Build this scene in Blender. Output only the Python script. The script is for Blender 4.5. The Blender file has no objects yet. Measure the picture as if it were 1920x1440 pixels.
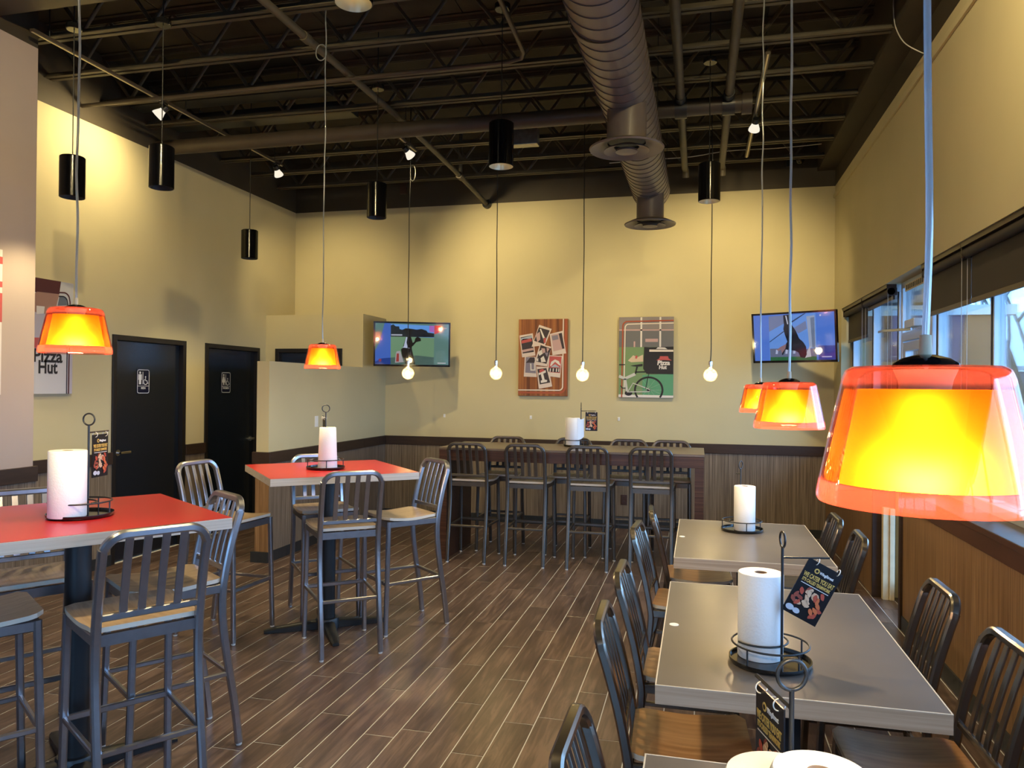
import bpy, bmesh, math, random
from mathutils import Vector, Matrix, noise

random.seed(7)
S = bpy.context.scene
COL = S.collection
PI = math.pi
R = math.radians

# ------------------------------------------------------------------ camera
CAM_F, CAM_YAW, CAM_PITCH, CAM_ROLL, CAM_H = 1421.0, 0.241, 0.0053, 0.0095, 1.676


def camera_axes():
    f = Vector((-math.sin(CAM_YAW) * math.cos(CAM_PITCH), math.cos(CAM_YAW) * math.cos(CAM_PITCH), math.sin(CAM_PITCH)))
    r = Vector((math.cos(CAM_YAW), math.sin(CAM_YAW), 0))
    u = r.cross(f)
    c, s = math.cos(CAM_ROLL), math.sin(CAM_ROLL)
    return c * r + s * u, -s * r + c * u, f


cd = bpy.data.cameras.new('camera')
cam = bpy.data.objects.new('camera', cd)
COL.objects.link(cam)
_r, _u, _f = camera_axes()
cam.matrix_world = Matrix(((_r.x, _u.x, -_f.x, 0), (_r.y, _u.y, -_f.y, 0), (_r.z, _u.z, -_f.z, CAM_H), (0, 0, 0, 1)))
cd.sensor_width = 36
cd.lens = 36 * CAM_F / 1920
cd.clip_start = 0.02
cd.clip_end = 200
S.camera = cam

# ------------------------------------------------------------------ world, exposure
SKY = (0.30, 0.57, 1.0)
SKY_STRENGTH = 8.0
W = bpy.data.worlds.new('world')
S.world = W
W.use_nodes = True
bg = W.node_tree.nodes['Background']
bg.inputs[0].default_value = (*SKY, 1)
bg.inputs[1].default_value = SKY_STRENGTH
S.view_settings.view_transform = 'Standard'
S.view_settings.look = 'None'
S.view_settings.exposure = 0.15
S.view_settings.gamma = 1.0
S.view_settings.use_curve_mapping = False
S.cycles.use_denoising = True
S.cycles.max_bounces = 8
S.cycles.adaptive_threshold = 0.035
S.cycles.diffuse_bounces = 4
S.cycles.glossy_bounces = 4
S.cycles.transmission_bounces = 6
S.cycles.transparent_max_bounces = 16
S.cycles.caustics_reflective = False
S.cycles.caustics_refractive = False
S.cycles.sample_clamp_indirect = 6.0

WARM = (1.0, 0.79, 0.40)
P_SHADE = 22.0        # watts, lamps with coloured shades
P_GLOBE = 9.0        # filament globes over the bar
P_CYL = 70.0         # black cylinder downlights
P_TRACK = 170.0       # track heads on the walls

# room (metres): X along the back wall, Y into the room, Z up
XL, XR, YB, YF = -5.276, 1.49, 9.195, -3.0
XN, YN = -4.70, 4.53          # the wall block nearer the camera on the left
ZT = 4.0                      # where tan paint stops
ZR = 1.045                    # top of chair rail
ZC = 4.66                     # roof deck


def portal(name, x, y, z, sx, sz, rot):
    l = bpy.data.lights.new(name, 'AREA')
    l.shape = 'RECTANGLE'
    l.size, l.size_y = sx, sz
    l.cycles.is_portal = True
    o = bpy.data.objects.new(name, l)
    COL.objects.link(o)
    o.location = (x, y, z)
    o.rotation_euler = rot
    return o


portal('daylight_portal', 1.76, 1.6, 1.78, 8.4, 1.56, (R(90), 0, R(90)))
portal('daylight_portal', 1.76, 7.8, 1.78, 1.94, 1.56, (R(90), 0, R(90)))
portal('daylight_portal', 1.76, 6.32, 1.28, 0.85, 2.54, (R(90), 0, R(90)))
portal('daylight_portal', -1.6, -3.15, 1.6, 3.2, 1.4, (R(90), 0, R(180)))


# ------------------------------------------------------------------ mesh builder
class MB:
    def __init__(s):
        s.v, s.f, s.mi = [], [], []

    def face(s, idx, m=0):
        s.f.append(tuple(idx))
        s.mi.append(m)

    def bb(s, x0, x1, y0, y1, z0, z1, m=0, M=None):
        b = len(s.v)
        for z in (z0, z1):
            for y in (y0, y1):
                for x in (x0, x1):
                    p = Vector((x, y, z))
                    s.v.append(M @ p if M else p)
        for q in ((0, 2, 3, 1), (4, 5, 7, 6), (0, 1, 5, 4), (2, 6, 7, 3), (0, 4, 6, 2), (1, 3, 7, 5)):
            s.face([b + i for i in q], m)
        return s

    def lathe(s, prof, n=32, c=(0, 0, 0), m=0, M=None, cap=False):
        b = len(s.v)
        c = Vector(c)
        k = len(prof)
        for (r, z) in prof:
            for i in range(n):
                a = 2 * PI * i / n
                p = c + Vector((r * math.cos(a), r * math.sin(a), z))
                s.v.append(M @ p if M else p)
        for j in range(k - 1):
            for i in range(n):
                i2 = (i + 1) % n
                s.face((b + j * n + i, b + j * n + i2, b + (j + 1) * n + i2, b + (j + 1) * n + i), m)
        if cap:
            s.face([b + i for i in reversed(range(n))], m)
            s.face([b + (k - 1) * n + i for i in range(n)], m)
        return s

    def cyl(s, p0, p1, r0, r1=None, n=12, m=0, cap=True):
        p0, p1 = Vector(p0), Vector(p1)
        r1 = r0 if r1 is None else r1
        t = (p1 - p0).normalized()
        a = t.orthogonal().normalized()
        c = t.cross(a)
        b = len(s.v)
        for p, r in ((p0, r0), (p1, r1)):
            for i in range(n):
                an = 2 * PI * i / n
                s.v.append(p + a * (r * math.cos(an)) + c * (r * math.sin(an)))
        for i in range(n):
            i2 = (i + 1) % n
            s.face((b + i, b + i2, b + n + i2, b + n + i), m)
        if cap:
            s.face([b + i for i in reversed(range(n))], m)
            s.face([b + n + i for i in range(n)], m)
        return s

    def tube(s, path, r, n=8, closed=False, m=0):
        path = [Vector(p) for p in path]
        k = len(path)
        b = len(s.v)
        prev = None
        for j, p in enumerate(path):
            if closed:
                t = path[(j + 1) % k] - path[j - 1]
            else:
                t = path[min(j + 1, k - 1)] - path[max(j - 1, 0)]
            t.normalize()
            if prev is None:
                a = t.orthogonal().normalized()
            else:
                a = prev - t * prev.dot(t)
                a = a.normalized() if a.length > 1e-6 else t.orthogonal().normalized()
            prev = a
            c = t.cross(a)
            rr = r[j] if isinstance(r, (list, tuple)) else r
            for i in range(n):
                an = 2 * PI * i / n
                s.v.append(p + a * (rr * math.cos(an)) + c * (rr * math.sin(an)))
        for j in range(k if closed else k - 1):
            j2 = (j + 1) % k
            for i in range(n):
                i2 = (i + 1) % n
                s.face((b + j * n + i, b + j * n + i2, b + j2 * n + i2, b + j2 * n + i), m)
        if not closed:
            s.face([b + i for i in reversed(range(n))], m)
            s.face([b + (k - 1) * n + i for i in range(n)], m)
        return s

    def strip(s, path, w, h, ref, m=0):
        """rectangular section along path: h along ref (made normal to the path), w across"""
        path = [Vector(p) for p in path]
        ref = Vector(ref)
        k = len(path)
        b = len(s.v)
        for j, p in enumerate(path):
            t = (path[min(j + 1, k - 1)] - path[max(j - 1, 0)]).normalized()
            y = (ref - t * ref.dot(t)).normalized()
            x = t.cross(y)
            e = 0.22 * min(w, h)
            for (px, py) in ((-w / 2, -h / 2 + e), (-w / 2 + e, -h / 2), (w / 2 - e, -h / 2), (w / 2, -h / 2 + e),
                             (w / 2, h / 2 - e), (w / 2 - e, h / 2), (-w / 2 + e, h / 2), (-w / 2, h / 2 - e)):
                s.v.append(p + x * px + y * py)
        for j in range(k - 1):
            for i in range(8):
                i2 = (i + 1) % 8
                s.face((b + j * 8 + i, b + j * 8 + i2, b + (j + 1) * 8 + i2, b + (j + 1) * 8 + i), m)
        s.face([b + i for i in reversed(range(8))], m)
        s.face([b + (k - 1) * 8 + i for i in range(8)], m)
        return s

    def prism(s, pts, n, t, m=0):
        """flat polygon pts (Vectors, counter-clockwise seen from n) thickened by t along n"""
        n = Vector(n).normalized()
        b = len(s.v)
        k = len(pts)
        s.v += [Vector(p) for p in pts]
        s.v += [Vector(p) + n * t for p in pts]
        s.face([b + i for i in reversed(range(k))], m)
        s.face([b + k + i for i in range(k)], m)
        for i in range(k):
            i2 = (i + 1) % k
            s.face((b + i, b + i2, b + k + i2, b + k + i), m)
        return s

    def mesh(s, name, mats, smooth=None, bevel=0.0):
        me = bpy.data.meshes.new(name)
        me.from_pydata([tuple(p) for p in s.v], [], s.f)
        for m in (mats if isinstance(mats, (list, tuple)) else [mats]):
            me.materials.append(m)
        for p, k in zip(me.polygons, s.mi):
            p.material_index = k
        bm = bmesh.new()
        bm.from_mesh(me)
        bmesh.ops.recalc_face_normals(bm, faces=bm.faces)
        if bevel:
            bmesh.ops.bevel(bm, geom=bm.edges[:], offset=bevel, segments=2, affect='EDGES', profile=0.6)
        bm.to_mesh(me)
        bm.free()
        if smooth is not None:
            for p in me.polygons:
                p.use_smooth = True
            me.set_sharp_from_angle(angle=R(smooth))
        return me

    def build(s, name, mats, parent=None, smooth=None, bevel=0.0):
        return link(name, s.mesh(name, mats, smooth, bevel), parent)


def link(name, me, parent=None):
    o = bpy.data.objects.new(name, me)
    COL.objects.link(o)
    if parent:
        o.parent = parent
    return o


def empty(name, loc=(0, 0, 0), rz=0):
    o = bpy.data.objects.new(name, None)
    COL.objects.link(o)
    o.location = loc
    o.rotation_euler = (0, 0, rz)
    o.empty_display_size = 0.1
    return o


def tag(o, label, cat, group=None, kind=None):
    o['label'] = label
    o['category'] = cat
    if group:
        o['group'] = group
    if kind:
        o['kind'] = kind
    return o


def copy_tree(o, parent=None):
    c = o.copy()
    COL.objects.link(c)
    c.parent = parent
    for ch in o.children:
        copy_tree(ch, c)
    return c


def catmull(pts, per=6):
    pts = [Vector(p) for p in pts]
    out = []
    for i in range(len(pts) - 1):
        p0, p1, p2, p3 = pts[max(i - 1, 0)], pts[i], pts[i + 1], pts[min(i + 2, len(pts) - 1)]
        for k in range(per):
            t = k / per
            out.append(0.5 * ((2 * p1) + (p2 - p0) * t + (2 * p0 - 5 * p1 + 4 * p2 - p3) * t * t + (3 * p1 - p0 - 3 * p2 + p3) * t ** 3))
    out.append(pts[-1])
    return out


# ------------------------------------------------------------------ materials
MAT = {}


def mat(name, col, rough=0.5, metal=0.0, spec=0.5, noise_amt=0.0, noise_scale=6.0, bump=0.0, bump_scale=60.0, stretch=(1, 1, 1), coat=0.0, bump_dist=0.002):
    m = bpy.data.materials.new(name)
    m.use_nodes = True
    nt = m.node_tree
    b = nt.nodes['Principled BSDF']
    b.inputs['Base Color'].default_value = (*col, 1)
    b.inputs['Roughness'].default_value = rough
    b.inputs['Metallic'].default_value = metal
    b.inputs['Specular IOR Level'].default_value = spec
    b.inputs['Coat Weight'].default_value = coat
    b.inputs['Coat Roughness'].default_value = 0.15
    if noise_amt or bump:
        tc = nt.nodes.new('ShaderNodeTexCoord')
        mp = nt.nodes.new('ShaderNodeMapping')
        mp.inputs['Scale'].default_value = stretch
        nt.links.new(tc.outputs['Object'], mp.inputs['Vector'])
    if noise_amt:
        n = nt.nodes.new('ShaderNodeTexNoise')
        n.inputs['Scale'].default_value = noise_scale
        n.inputs['Detail'].default_value = 5
        nt.links.new(mp.outputs[0], n.inputs['Vector'])
        rp = nt.nodes.new('ShaderNodeValToRGB')
        rp.color_ramp.elements[0].position = 0.3
        rp.color_ramp.elements[1].position = 0.7
        rp.color_ramp.elements[0].color = (*[c * (1 - noise_amt) for c in col], 1)
        rp.color_ramp.elements[1].color = (*[min(1, c * (1 + noise_amt)) for c in col], 1)
        nt.links.new(n.outputs['Fac'], rp.inputs['Fac'])
        nt.links.new(rp.outputs['Color'], b.inputs['Base Color'])
    if bump:
        n2 = nt.nodes.new('ShaderNodeTexNoise')
        n2.inputs['Scale'].default_value = bump_scale
        n2.inputs['Detail'].default_value = 3
        nt.links.new(mp.outputs[0], n2.inputs['Vector'])
        bp = nt.nodes.new('ShaderNodeBump')
        bp.inputs['Strength'].default_value = bump
        bp.inputs['Distance'].default_value = bump_dist
        nt.links.new(n2.outputs['Fac'], bp.inputs['Height'])
        nt.links.new(bp.outputs['Normal'], b.inputs['Normal'])
    MAT[name] = m
    return m


def emit(name, col, strength):
    m = bpy.data.materials.new(name)
    m.use_nodes = True
    nt = m.node_tree
    nt.nodes.clear()
    e = nt.nodes.new('ShaderNodeEmission')
    e.inputs[0].default_value = (*col, 1)
    e.inputs[1].default_value = strength
    o = nt.nodes.new('ShaderNodeOutputMaterial')
    nt.links.new(e.outputs[0], o.inputs[0])
    MAT[name] = m
    return m


def streak_wood(name, c0, c1, c2, axis='Z', rough=0.45, scale=1.0, spec=0.4):
    """laminate with fine parallel streaks running along one axis"""
    m = bpy.data.materials.new(name)
    m.use_nodes = True
    nt = m.node_tree
    b = nt.nodes['Principled BSDF']
    b.inputs['Roughness'].default_value = rough
    b.inputs['Specular IOR Level'].default_value = spec
    tc = nt.nodes.new('ShaderNodeTexCoord')
    oi = nt.nodes.new('ShaderNodeObjectInfo')
    ad = nt.nodes.new('ShaderNodeVectorMath')
    ad.operation = 'ADD'
    sc = nt.nodes.new('ShaderNodeVectorMath')
    sc.operation = 'SCALE'
    sc.inputs['Scale'].default_value = 37.0
    nt.links.new(oi.outputs['Random'], sc.inputs[0])
    nt.links.new(tc.outputs['Object'], ad.inputs[0])
    nt.links.new(sc.outputs[0], ad.inputs[1])
    mp = nt.nodes.new('ShaderNodeMapping')
    a = [90 * scale, 90 * scale, 90 * scale]
    a['XYZ'.index(axis)] = 1.6 * scale
    mp.inputs['Scale'].default_value = a
    nt.links.new(ad.outputs[0], mp.inputs['Vector'])
    n = nt.nodes.new('ShaderNodeTexNoise')
    n.inputs['Scale'].default_value = 1.0
    n.inputs['Detail'].default_value = 4
    n.inputs['Roughness'].default_value = 0.6
    nt.links.new(mp.outputs[0], n.inputs['Vector'])
    rp = nt.nodes.new('ShaderNodeValToRGB')
    el = rp.color_ramp.elements
    el[0].position, el[1].position = 0.30, 0.72
    el[0].color, el[1].color = (*c0, 1), (*c2, 1)
    e = el.new(0.5)
    e.color = (*c1, 1)
    nt.links.new(n.outputs['Fac'], rp.inputs['Fac'])
    nt.links.new(rp.outputs['Color'], b.inputs['Base Color'])
    MAT[name] = m
    return m


def plank_material():
    m = bpy.data.materials.new('plank_tile')
    m.use_nodes = True
    nt = m.node_tree
    L = nt.links.new
    b = nt.nodes['Principled BSDF']
    tc = nt.nodes.new('ShaderNodeTexCoord')
    oi = nt.nodes.new('ShaderNodeObjectInfo')
    ge = nt.nodes.new('ShaderNodeNewGeometry')
    add = nt.nodes.new('ShaderNodeMath')
    add.operation = 'ADD'
    L(oi.outputs['Random'], add.inputs[0])
    L(ge.outputs['Random Per Island'], add.inputs[1])
    fr = nt.nodes.new('ShaderNodeMath')
    fr.operation = 'FRACT'
    L(add.outputs[0], fr.inputs[0])
    sc = nt.nodes.new('ShaderNodeVectorMath')
    sc.operation = 'SCALE'
    sc.inputs['Scale'].default_value = 51.0
    L(fr.outputs[0], sc.inputs[0])
    ad = nt.nodes.new('ShaderNodeVectorMath')
    ad.operation = 'ADD'
    L(tc.outputs['Object'], ad.inputs[0])
    L(sc.outputs[0], ad.inputs[1])
    mp = nt.nodes.new('ShaderNodeMapping')
    mp.inputs['Scale'].default_value = (38, 3.2, 1)
    L(ad.outputs[0], mp.inputs['Vector'])
    n = nt.nodes.new('ShaderNodeTexNoise')
    n.inputs['Scale'].default_value = 1.0
    n.inputs['Detail'].default_value = 6
    n.inputs['Roughness'].default_value = 0.62
    n.inputs['Distortion'].default_value = 0.7
    L(mp.outputs[0], n.inputs['Vector'])
    mp2 = nt.nodes.new('ShaderNodeMapping')
    mp2.inputs['Scale'].default_value = (7, 2.4, 1)
    L(ad.outputs[0], mp2.inputs['Vector'])
    n2 = nt.nodes.new('ShaderNodeTexNoise')
    n2.inputs['Scale'].default_value = 1.0
    n2.inputs['Detail'].default_value = 2
    L(mp2.outputs[0], n2.inputs['Vector'])
    mx = nt.nodes.new('ShaderNodeMath')
    mx.operation = 'MULTIPLY_ADD'
    L(n2.outputs['Fac'], mx.inputs[0])
    mx.inputs[1].default_value = 0.55
    L(n.outputs['Fac'], mx.inputs[2])
    m2 = nt.nodes.new('ShaderNodeMath')
    m2.operation = 'MULTIPLY_ADD'
    L(fr.outputs[0], m2.inputs[0])
    m2.inputs[1].default_value = 0.12
    L(mx.outputs[0], m2.inputs[2])
    rp = nt.nodes.new('ShaderNodeValToRGB')
    el = rp.color_ramp.elements
    el[0].position, el[1].position = 0.58, 1.15
    el[0].color, el[1].color = (0.041, 0.027, 0.025, 1), (0.155, 0.104, 0.088, 1)
    e = el.new(0.84)
    e.color = (0.091, 0.059, 0.051, 1)
    L(m2.outputs[0], rp.inputs['Fac'])
    L(rp.outputs['Color'], b.inputs['Base Color'])
    b.inputs['Roughness'].default_value = 0.32
    b.inputs['Specular IOR Level'].default_value = 0.5
    bp = nt.nodes.new('ShaderNodeBump')
    bp.inputs['Strength'].default_value = 0.25
    bp.inputs['Distance'].default_value = 0.002
    L(n.outputs['Fac'], bp.inputs['Height'])
    L(bp.outputs['Normal'], b.inputs['Normal'])
    MAT['plank'] = m
    return m


def glassy(name, tint, gloss=(1, 1, 1), rough=0.02, base=0.05, blend=0.25, extra=None):
    """thin glass sheet: tinted see-through, mirror-like towards grazing angles"""
    m = bpy.data.materials.new(name)
    m.use_nodes = True
    nt = m.node_tree
    nt.nodes.clear()
    t = nt.nodes.new('ShaderNodeBsdfTransparent')
    t.inputs[0].default_value = (*tint, 1)
    g = nt.nodes.new('ShaderNodeBsdfGlossy')
    g.inputs[0].default_value = (*gloss, 1)
    g.inputs['Roughness'].default_value = rough
    lw = nt.nodes.new('ShaderNodeLayerWeight')
    lw.inputs['Blend'].default_value = blend
    mr = nt.nodes.new('ShaderNodeMath')
    mr.operation = 'MULTIPLY_ADD'
    mr.inputs[1].default_value = 0.8
    mr.inputs[2].default_value = base
    nt.links.new(lw.outputs['Fresnel'], mr.inputs[0])
    mx = nt.nodes.new('ShaderNodeMixShader')
    nt.links.new(mr.outputs[0], mx.inputs[0])
    nt.links.new(t.outputs[0], mx.inputs[1])
    nt.links.new(g.outputs[0], mx.inputs[2])
    out = nt.nodes.new('ShaderNodeOutputMaterial')
    last = mx
    if extra:
        d = nt.nodes.new('ShaderNodeBsdfTranslucent')
        d.inputs[0].default_value = (*extra[0], 1)
        m2 = nt.nodes.new('ShaderNodeMixShader')
        m2.inputs[0].default_value = extra[1]
        nt.links.new(mx.outputs[0], m2.inputs[1])
        nt.links.new(d.outputs[0], m2.inputs[2])
        last = m2
    nt.links.new(last.outputs[0], out.inputs[0])
    MAT[name] = m
    return m


def shade_material():
    """orange frosted inner glass: scatters the bulb's light, blurred bulb shows through"""
    m = bpy.data.materials.new('frosted_orange_glass')
    m.use_nodes = True
    nt = m.node_tree
    nt.nodes.clear()
    t = nt.nodes.new('ShaderNodeBsdfTranslucent')
    t.inputs[0].default_value = (0.42, 0.075, 0.003, 1)
    d = nt.nodes.new('ShaderNodeBsdfRefraction')
    d.inputs['Color'].default_value = (0.66, 0.29, 0.008, 1)
    d.inputs['Roughness'].default_value = 0.85
    d.inputs['IOR'].default_value = 1.35
    mx = nt.nodes.new('ShaderNodeMixShader')
    mx.inputs[0].default_value = 0.5
    nt.links.new(t.outputs[0], mx.inputs[1])
    nt.links.new(d.outputs[0], mx.inputs[2])
    out = nt.nodes.new('ShaderNodeOutputMaterial')
    nt.links.new(mx.outputs[0], out.inputs[0])
    MAT['inner_shade'] = m
    return m


mat('tan_paint', (0.55, 0.485, 0.295), 0.75, spec=0.25, noise_amt=0.03, noise_scale=2.0, bump=0.15, bump_scale=220, bump_dist=0.001)
mat('taupe_paint', (0.42, 0.345, 0.315), 0.75, spec=0.25, noise_amt=0.03, noise_scale=2.0, bump=0.15, bump_scale=220, bump_dist=0.001)
mat('dark_paint', (0.055, 0.044, 0.030), 0.6, spec=0.3, noise_amt=0.1, noise_scale=3)
mat('deck_paint', (0.042, 0.035, 0.025), 0.7, spec=0.25, noise_amt=0.25, noise_scale=4)
mat('joist_paint', (0.075, 0.062, 0.042), 0.5, spec=0.4, noise_amt=0.15, noise_scale=8)
mat('pipe_paint', (0.060, 0.046, 0.034), 0.45, spec=0.4, noise_amt=0.1, noise_scale=6)
mat('duct_paint', (0.150, 0.120, 0.105), 0.42, spec=0.45, noise_amt=0.06, noise_scale=5)
mat('duct_seam', (0.060, 0.047, 0.040), 0.5)
streak_wood('wainscot', (0.085, 0.063, 0.048), (0.172, 0.134, 0.102), (0.290, 0.235, 0.185), 'Z', 0.5)
streak_wood('wainscot_lamplit', (0.125, 0.066, 0.030), (0.215, 0.120, 0.058), (0.320, 0.195, 0.105), 'Z', 0.45)  # copy of the wainscot with the lamps' orange light put into its colours
mat('rail_brown', (0.036, 0.021, 0.015), 0.42, spec=0.4, noise_amt=0.15, noise_scale=5, stretch=(1, 1, 8))
mat('sill_brown', (0.075, 0.032, 0.018), 0.32, spec=0.5, noise_amt=0.15, noise_scale=5)
mat('slate_tile', (0.020, 0.024, 0.030), 0.4, noise_amt=0.15, noise_scale=20)
mat('grout', (0.56, 0.57, 0.60), 0.7)
plank_material()
mat('door_navy', (0.006, 0.010, 0.019), 0.22, spec=0.9)
mat('door_frame_black', (0.012, 0.010, 0.010), 0.4, spec=0.45)
mat('chrome', (0.75, 0.75, 0.76), 0.2, 1.0)
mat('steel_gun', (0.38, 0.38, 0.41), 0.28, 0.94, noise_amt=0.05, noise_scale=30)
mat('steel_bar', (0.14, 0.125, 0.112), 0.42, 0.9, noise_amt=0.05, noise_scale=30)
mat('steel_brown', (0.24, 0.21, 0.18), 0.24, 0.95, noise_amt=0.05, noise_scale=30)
mat('glide_white', (0.75, 0.74, 0.72), 0.45)
streak_wood('seat_laminate', (0.30, 0.205, 0.13), (0.41, 0.295, 0.195), (0.50, 0.37, 0.26), 'Y', 0.3, 0.5, spec=0.5)
streak_wood('seat_lamplit', (0.30, 0.145, 0.060), (0.40, 0.205, 0.090), (0.49, 0.275, 0.135), 'Y', 0.3, 0.5, spec=0.5)  # same wood as the other seats, golden lamp light painted into the colours
mat('seat_edge', (0.60, 0.53, 0.43), 0.4)
mat('red_laminate', (0.42, 0.018, 0.022), 0.28, spec=0.5)
streak_wood('red_table_edge', (0.42, 0.36, 0.29), (0.51, 0.445, 0.37), (0.60, 0.535, 0.46), 'X', 0.4, 0.8)
streak_wood('table_edge', (0.34, 0.245, 0.165), (0.44, 0.325, 0.225), (0.54, 0.42, 0.31), 'X', 0.4, 0.8)
mat('grey_laminate', (0.137, 0.117, 0.104), 0.30, spec=0.5, noise_amt=0.10, noise_scale=3, bump=0.12, bump_scale=700, bump_dist=0.0005)
mat('edge_line', (0.68, 0.60, 0.48), 0.4)
streak_wood('bar_walnut', (0.030, 0.014, 0.009), (0.060, 0.026, 0.016), (0.105, 0.050, 0.030), 'X', 0.38, 0.7)
streak_wood('bar_top', (0.100, 0.072, 0.052), (0.150, 0.112, 0.084), (0.200, 0.155, 0.120), 'X', 0.3, 0.7)
mat('black_metal', (0.014, 0.016, 0.019), 0.38, spec=0.5)
mat('black_gloss', (0.006, 0.006, 0.007), 0.12, spec=0.6)
mat('cylinder_black', (0.003, 0.003, 0.004), 0.16, spec=0.2)
mat('reflector', (0.66, 0.58, 0.40), 0.3, 0.6)
mat('paper', (0.86, 0.85, 0.84), 0.85, spec=0.1, bump=0.5, bump_scale=120, bump_dist=0.002)
mat('card_core', (0.30, 0.20, 0.13), 0.8)
mat('white_plastic', (0.80, 0.79, 0.76), 0.4)
mat('brown_plastic', (0.050, 0.022, 0.014), 0.4)
mat('cord_black', (0.010, 0.010, 0.010), 0.5)
mat('cord_grey', (0.55, 0.53, 0.50), 0.35)
mat('galvanised', (0.30, 0.29, 0.26), 0.35, 0.8, noise_amt=0.2, noise_scale=20)
mat('blind_fabric', (0.030, 0.023, 0.019), 0.7, bump=0.2, bump_scale=500)
mat('blind_rail', (0.040, 0.022, 0.016), 0.4)
mat('aluminium', (0.55, 0.60, 0.66), 0.35, 0.55)
mat('alu_tan', (0.40, 0.32, 0.22), 0.5)
mat('gasket', (0.008, 0.008, 0.010), 0.5)
mat('cream', (0.62, 0.53, 0.36), 0.7, noise_amt=0.1, noise_scale=12)
glassy('window_glass', (0.93, 0.97, 0.98), base=0.02, blend=0.07)
glassy('clear_red_glass', (1.0, 0.70, 0.64), gloss=(1, 0.92, 0.90), base=0.010, blend=0.18, extra=((1.0, 0.18, 0.12), 0.035))
glassy('globe_glass', (1.0, 0.95, 0.82), base=0.06, blend=0.4, extra=((1.0, 0.82, 0.45), 0.11))
glassy('clear_cord', (0.80, 0.86, 0.90), base=0.22, blend=0.5, rough=0.15, extra=((0.85, 0.9, 0.95), 0.55))
glassy('screen_cover', (0.80, 0.80, 0.82), base=0.05, blend=0.15, rough=0.05)
shade_material()
emit('bulb_glow', (1.0, 0.80, 0.45), 30.0)
emit('filament', (1.0, 0.78, 0.40), 60.0)
emit('bell_glass', (1.0, 0.90, 0.72), 0.9)
emit('track_glow', (1.0, 0.84, 0.55), 14.0)
emit('downlight_glow', (1.0, 0.80, 0.42), 5.0)
emit('downlight_dim', (1.0, 0.82, 0.50), 0.35)
mat('baffle', (0.03, 0.03, 0.032), 0.45, spec=0.3)


def flat(name, col, rough=0.55):
    if name not in MAT:
        mat(name, col, rough, spec=0.3)
    return MAT[name]


def lit(name, col, k=1.0):
    if name not in MAT:
        emit(name, col, k)
    return MAT[name]


# ------------------------------------------------------------------ text
def text_obj(body, size, material, parent, M, name='lettering', bold=0.0, shear=0.0, width=None, align='CENTER'):
    c = bpy.data.curves.new('t', 'FONT')
    c.body = body
    c.size = size
    c.align_x = align
    c.align_y = 'CENTER'
    c.offset = bold
    c.shear = shear
    c.resolution_u = 3
    c.extrude = 0.0004
    o = bpy.data.objects.new('t', c)
    COL.objects.link(o)
    bpy.context.view_layer.update()
    me = bpy.data.meshes.new_from_object(o.evaluated_get(bpy.context.evaluated_depsgraph_get()))
    COL.objects.unlink(o)
    bpy.data.objects.remove(o)
    bpy.data.curves.remove(c)
    if width and len(me.vertices):
        xs = [v.co.x for v in me.vertices]
        k = width / (max(xs) - min(xs))
        x0 = (max(xs) + min(xs)) / 2
        for v in me.vertices:
            v.co.x = (v.co.x - x0) * k
    me.materials.clear()
    me.materials.append(material)
    t = link(name, me, parent)
    t.matrix_local = M
    return t


class Board:
    """flat print on a thing: local frame with u right, v up, n out; pieces are thin sheets laid on the face"""

    def __init__(s, parent, origin, u, v, sub=None):
        s.p = parent
        s.o, s.u, s.v = Vector(origin), Vector(u).normalized(), Vector(v).normalized()
        s.n = s.u.cross(s.v)

    def at(s, u, v, k=0):
        return s.o + s.u * u + s.v * v + s.n * (0.0007 * k)

    def poly(s, pts, material, k=1, name='print'):
        m = MB()
        m.prism([s.at(a, b, k) for a, b in pts], s.n, 0.0006)
        return m.build(name, material, s.p)

    def rect(s, u0, u1, v0, v1, material, k=1, name='print', rot=0):
        cu, cv = (u0 + u1) / 2, (v0 + v1) / 2
        pts = []
        for a, b in ((u0, v0), (u1, v0), (u1, v1), (u0, v1)):
            du, dv = a - cu, b - cv
            c, q = math.cos(rot), math.sin(rot)
            pts.append((cu + du * c - dv * q, cv + du * q + dv * c))
        return s.poly(pts, material, k, name)

    def disc(s, cu, cv, ru, rv, material, k=1, n=20, name='print', a0=0, a1=2 * PI):
        full = abs(a1 - a0 - 2 * PI) < 1e-6
        pts = [(cu + ru * math.cos(a0 + (a1 - a0) * i / n), cv + rv * math.sin(a0 + (a1 - a0) * i / n)) for i in range(n if full else n + 1)]
        return s.poly(pts, material, k, name)

    def line(s, pts, w, material, k=1, name='print'):
        m = MB()
        P = [s.at(a, b, k) for a, b in pts]
        closed = (Vector(pts[0]) - Vector(pts[-1])).length < 1e-6
        b = 0
        L, Rr = [], []
        for i, p in enumerate(P):
            i0, i1 = (i - 1 if i else (len(P) - 2 if closed else 0)), (i + 1 if i < len(P) - 1 else (1 if closed else i))
            t = (P[i1] - P[i0]).normalized()
            q = s.n.cross(t)
            L.append(p + q * w / 2)
            Rr.append(p - q * w / 2)
        for i in range(len(P) - 1):
            m.prism([L[i], Rr[i], Rr[i + 1], L[i + 1]], s.n, 0.0006)
        return m.build(name, material, s.p)

    def text(s, body, cu, cv, size, material, k=2, rot=0, **kw):
        c, q = math.cos(rot), math.sin(rot)
        x = s.u * c + s.v * q
        y = -s.u * q + s.v * c
        o = s.at(cu, cv, k)
        M = Matrix(((x.x, y.x, s.n.x, o.x), (x.y, y.y, s.n.y, o.y), (x.z, y.z, s.n.z, o.z), (0, 0, 0, 1)))
        return text_obj(body, size, material, s.p, M, **kw)


def arc(cu, cv, r, a0, a1, n=8):
    return [(cu + r * math.cos(a0 + (a1 - a0) * i / n), cv + r * math.sin(a0 + (a1 - a0) * i / n)) for i in range(n + 1)]


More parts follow.
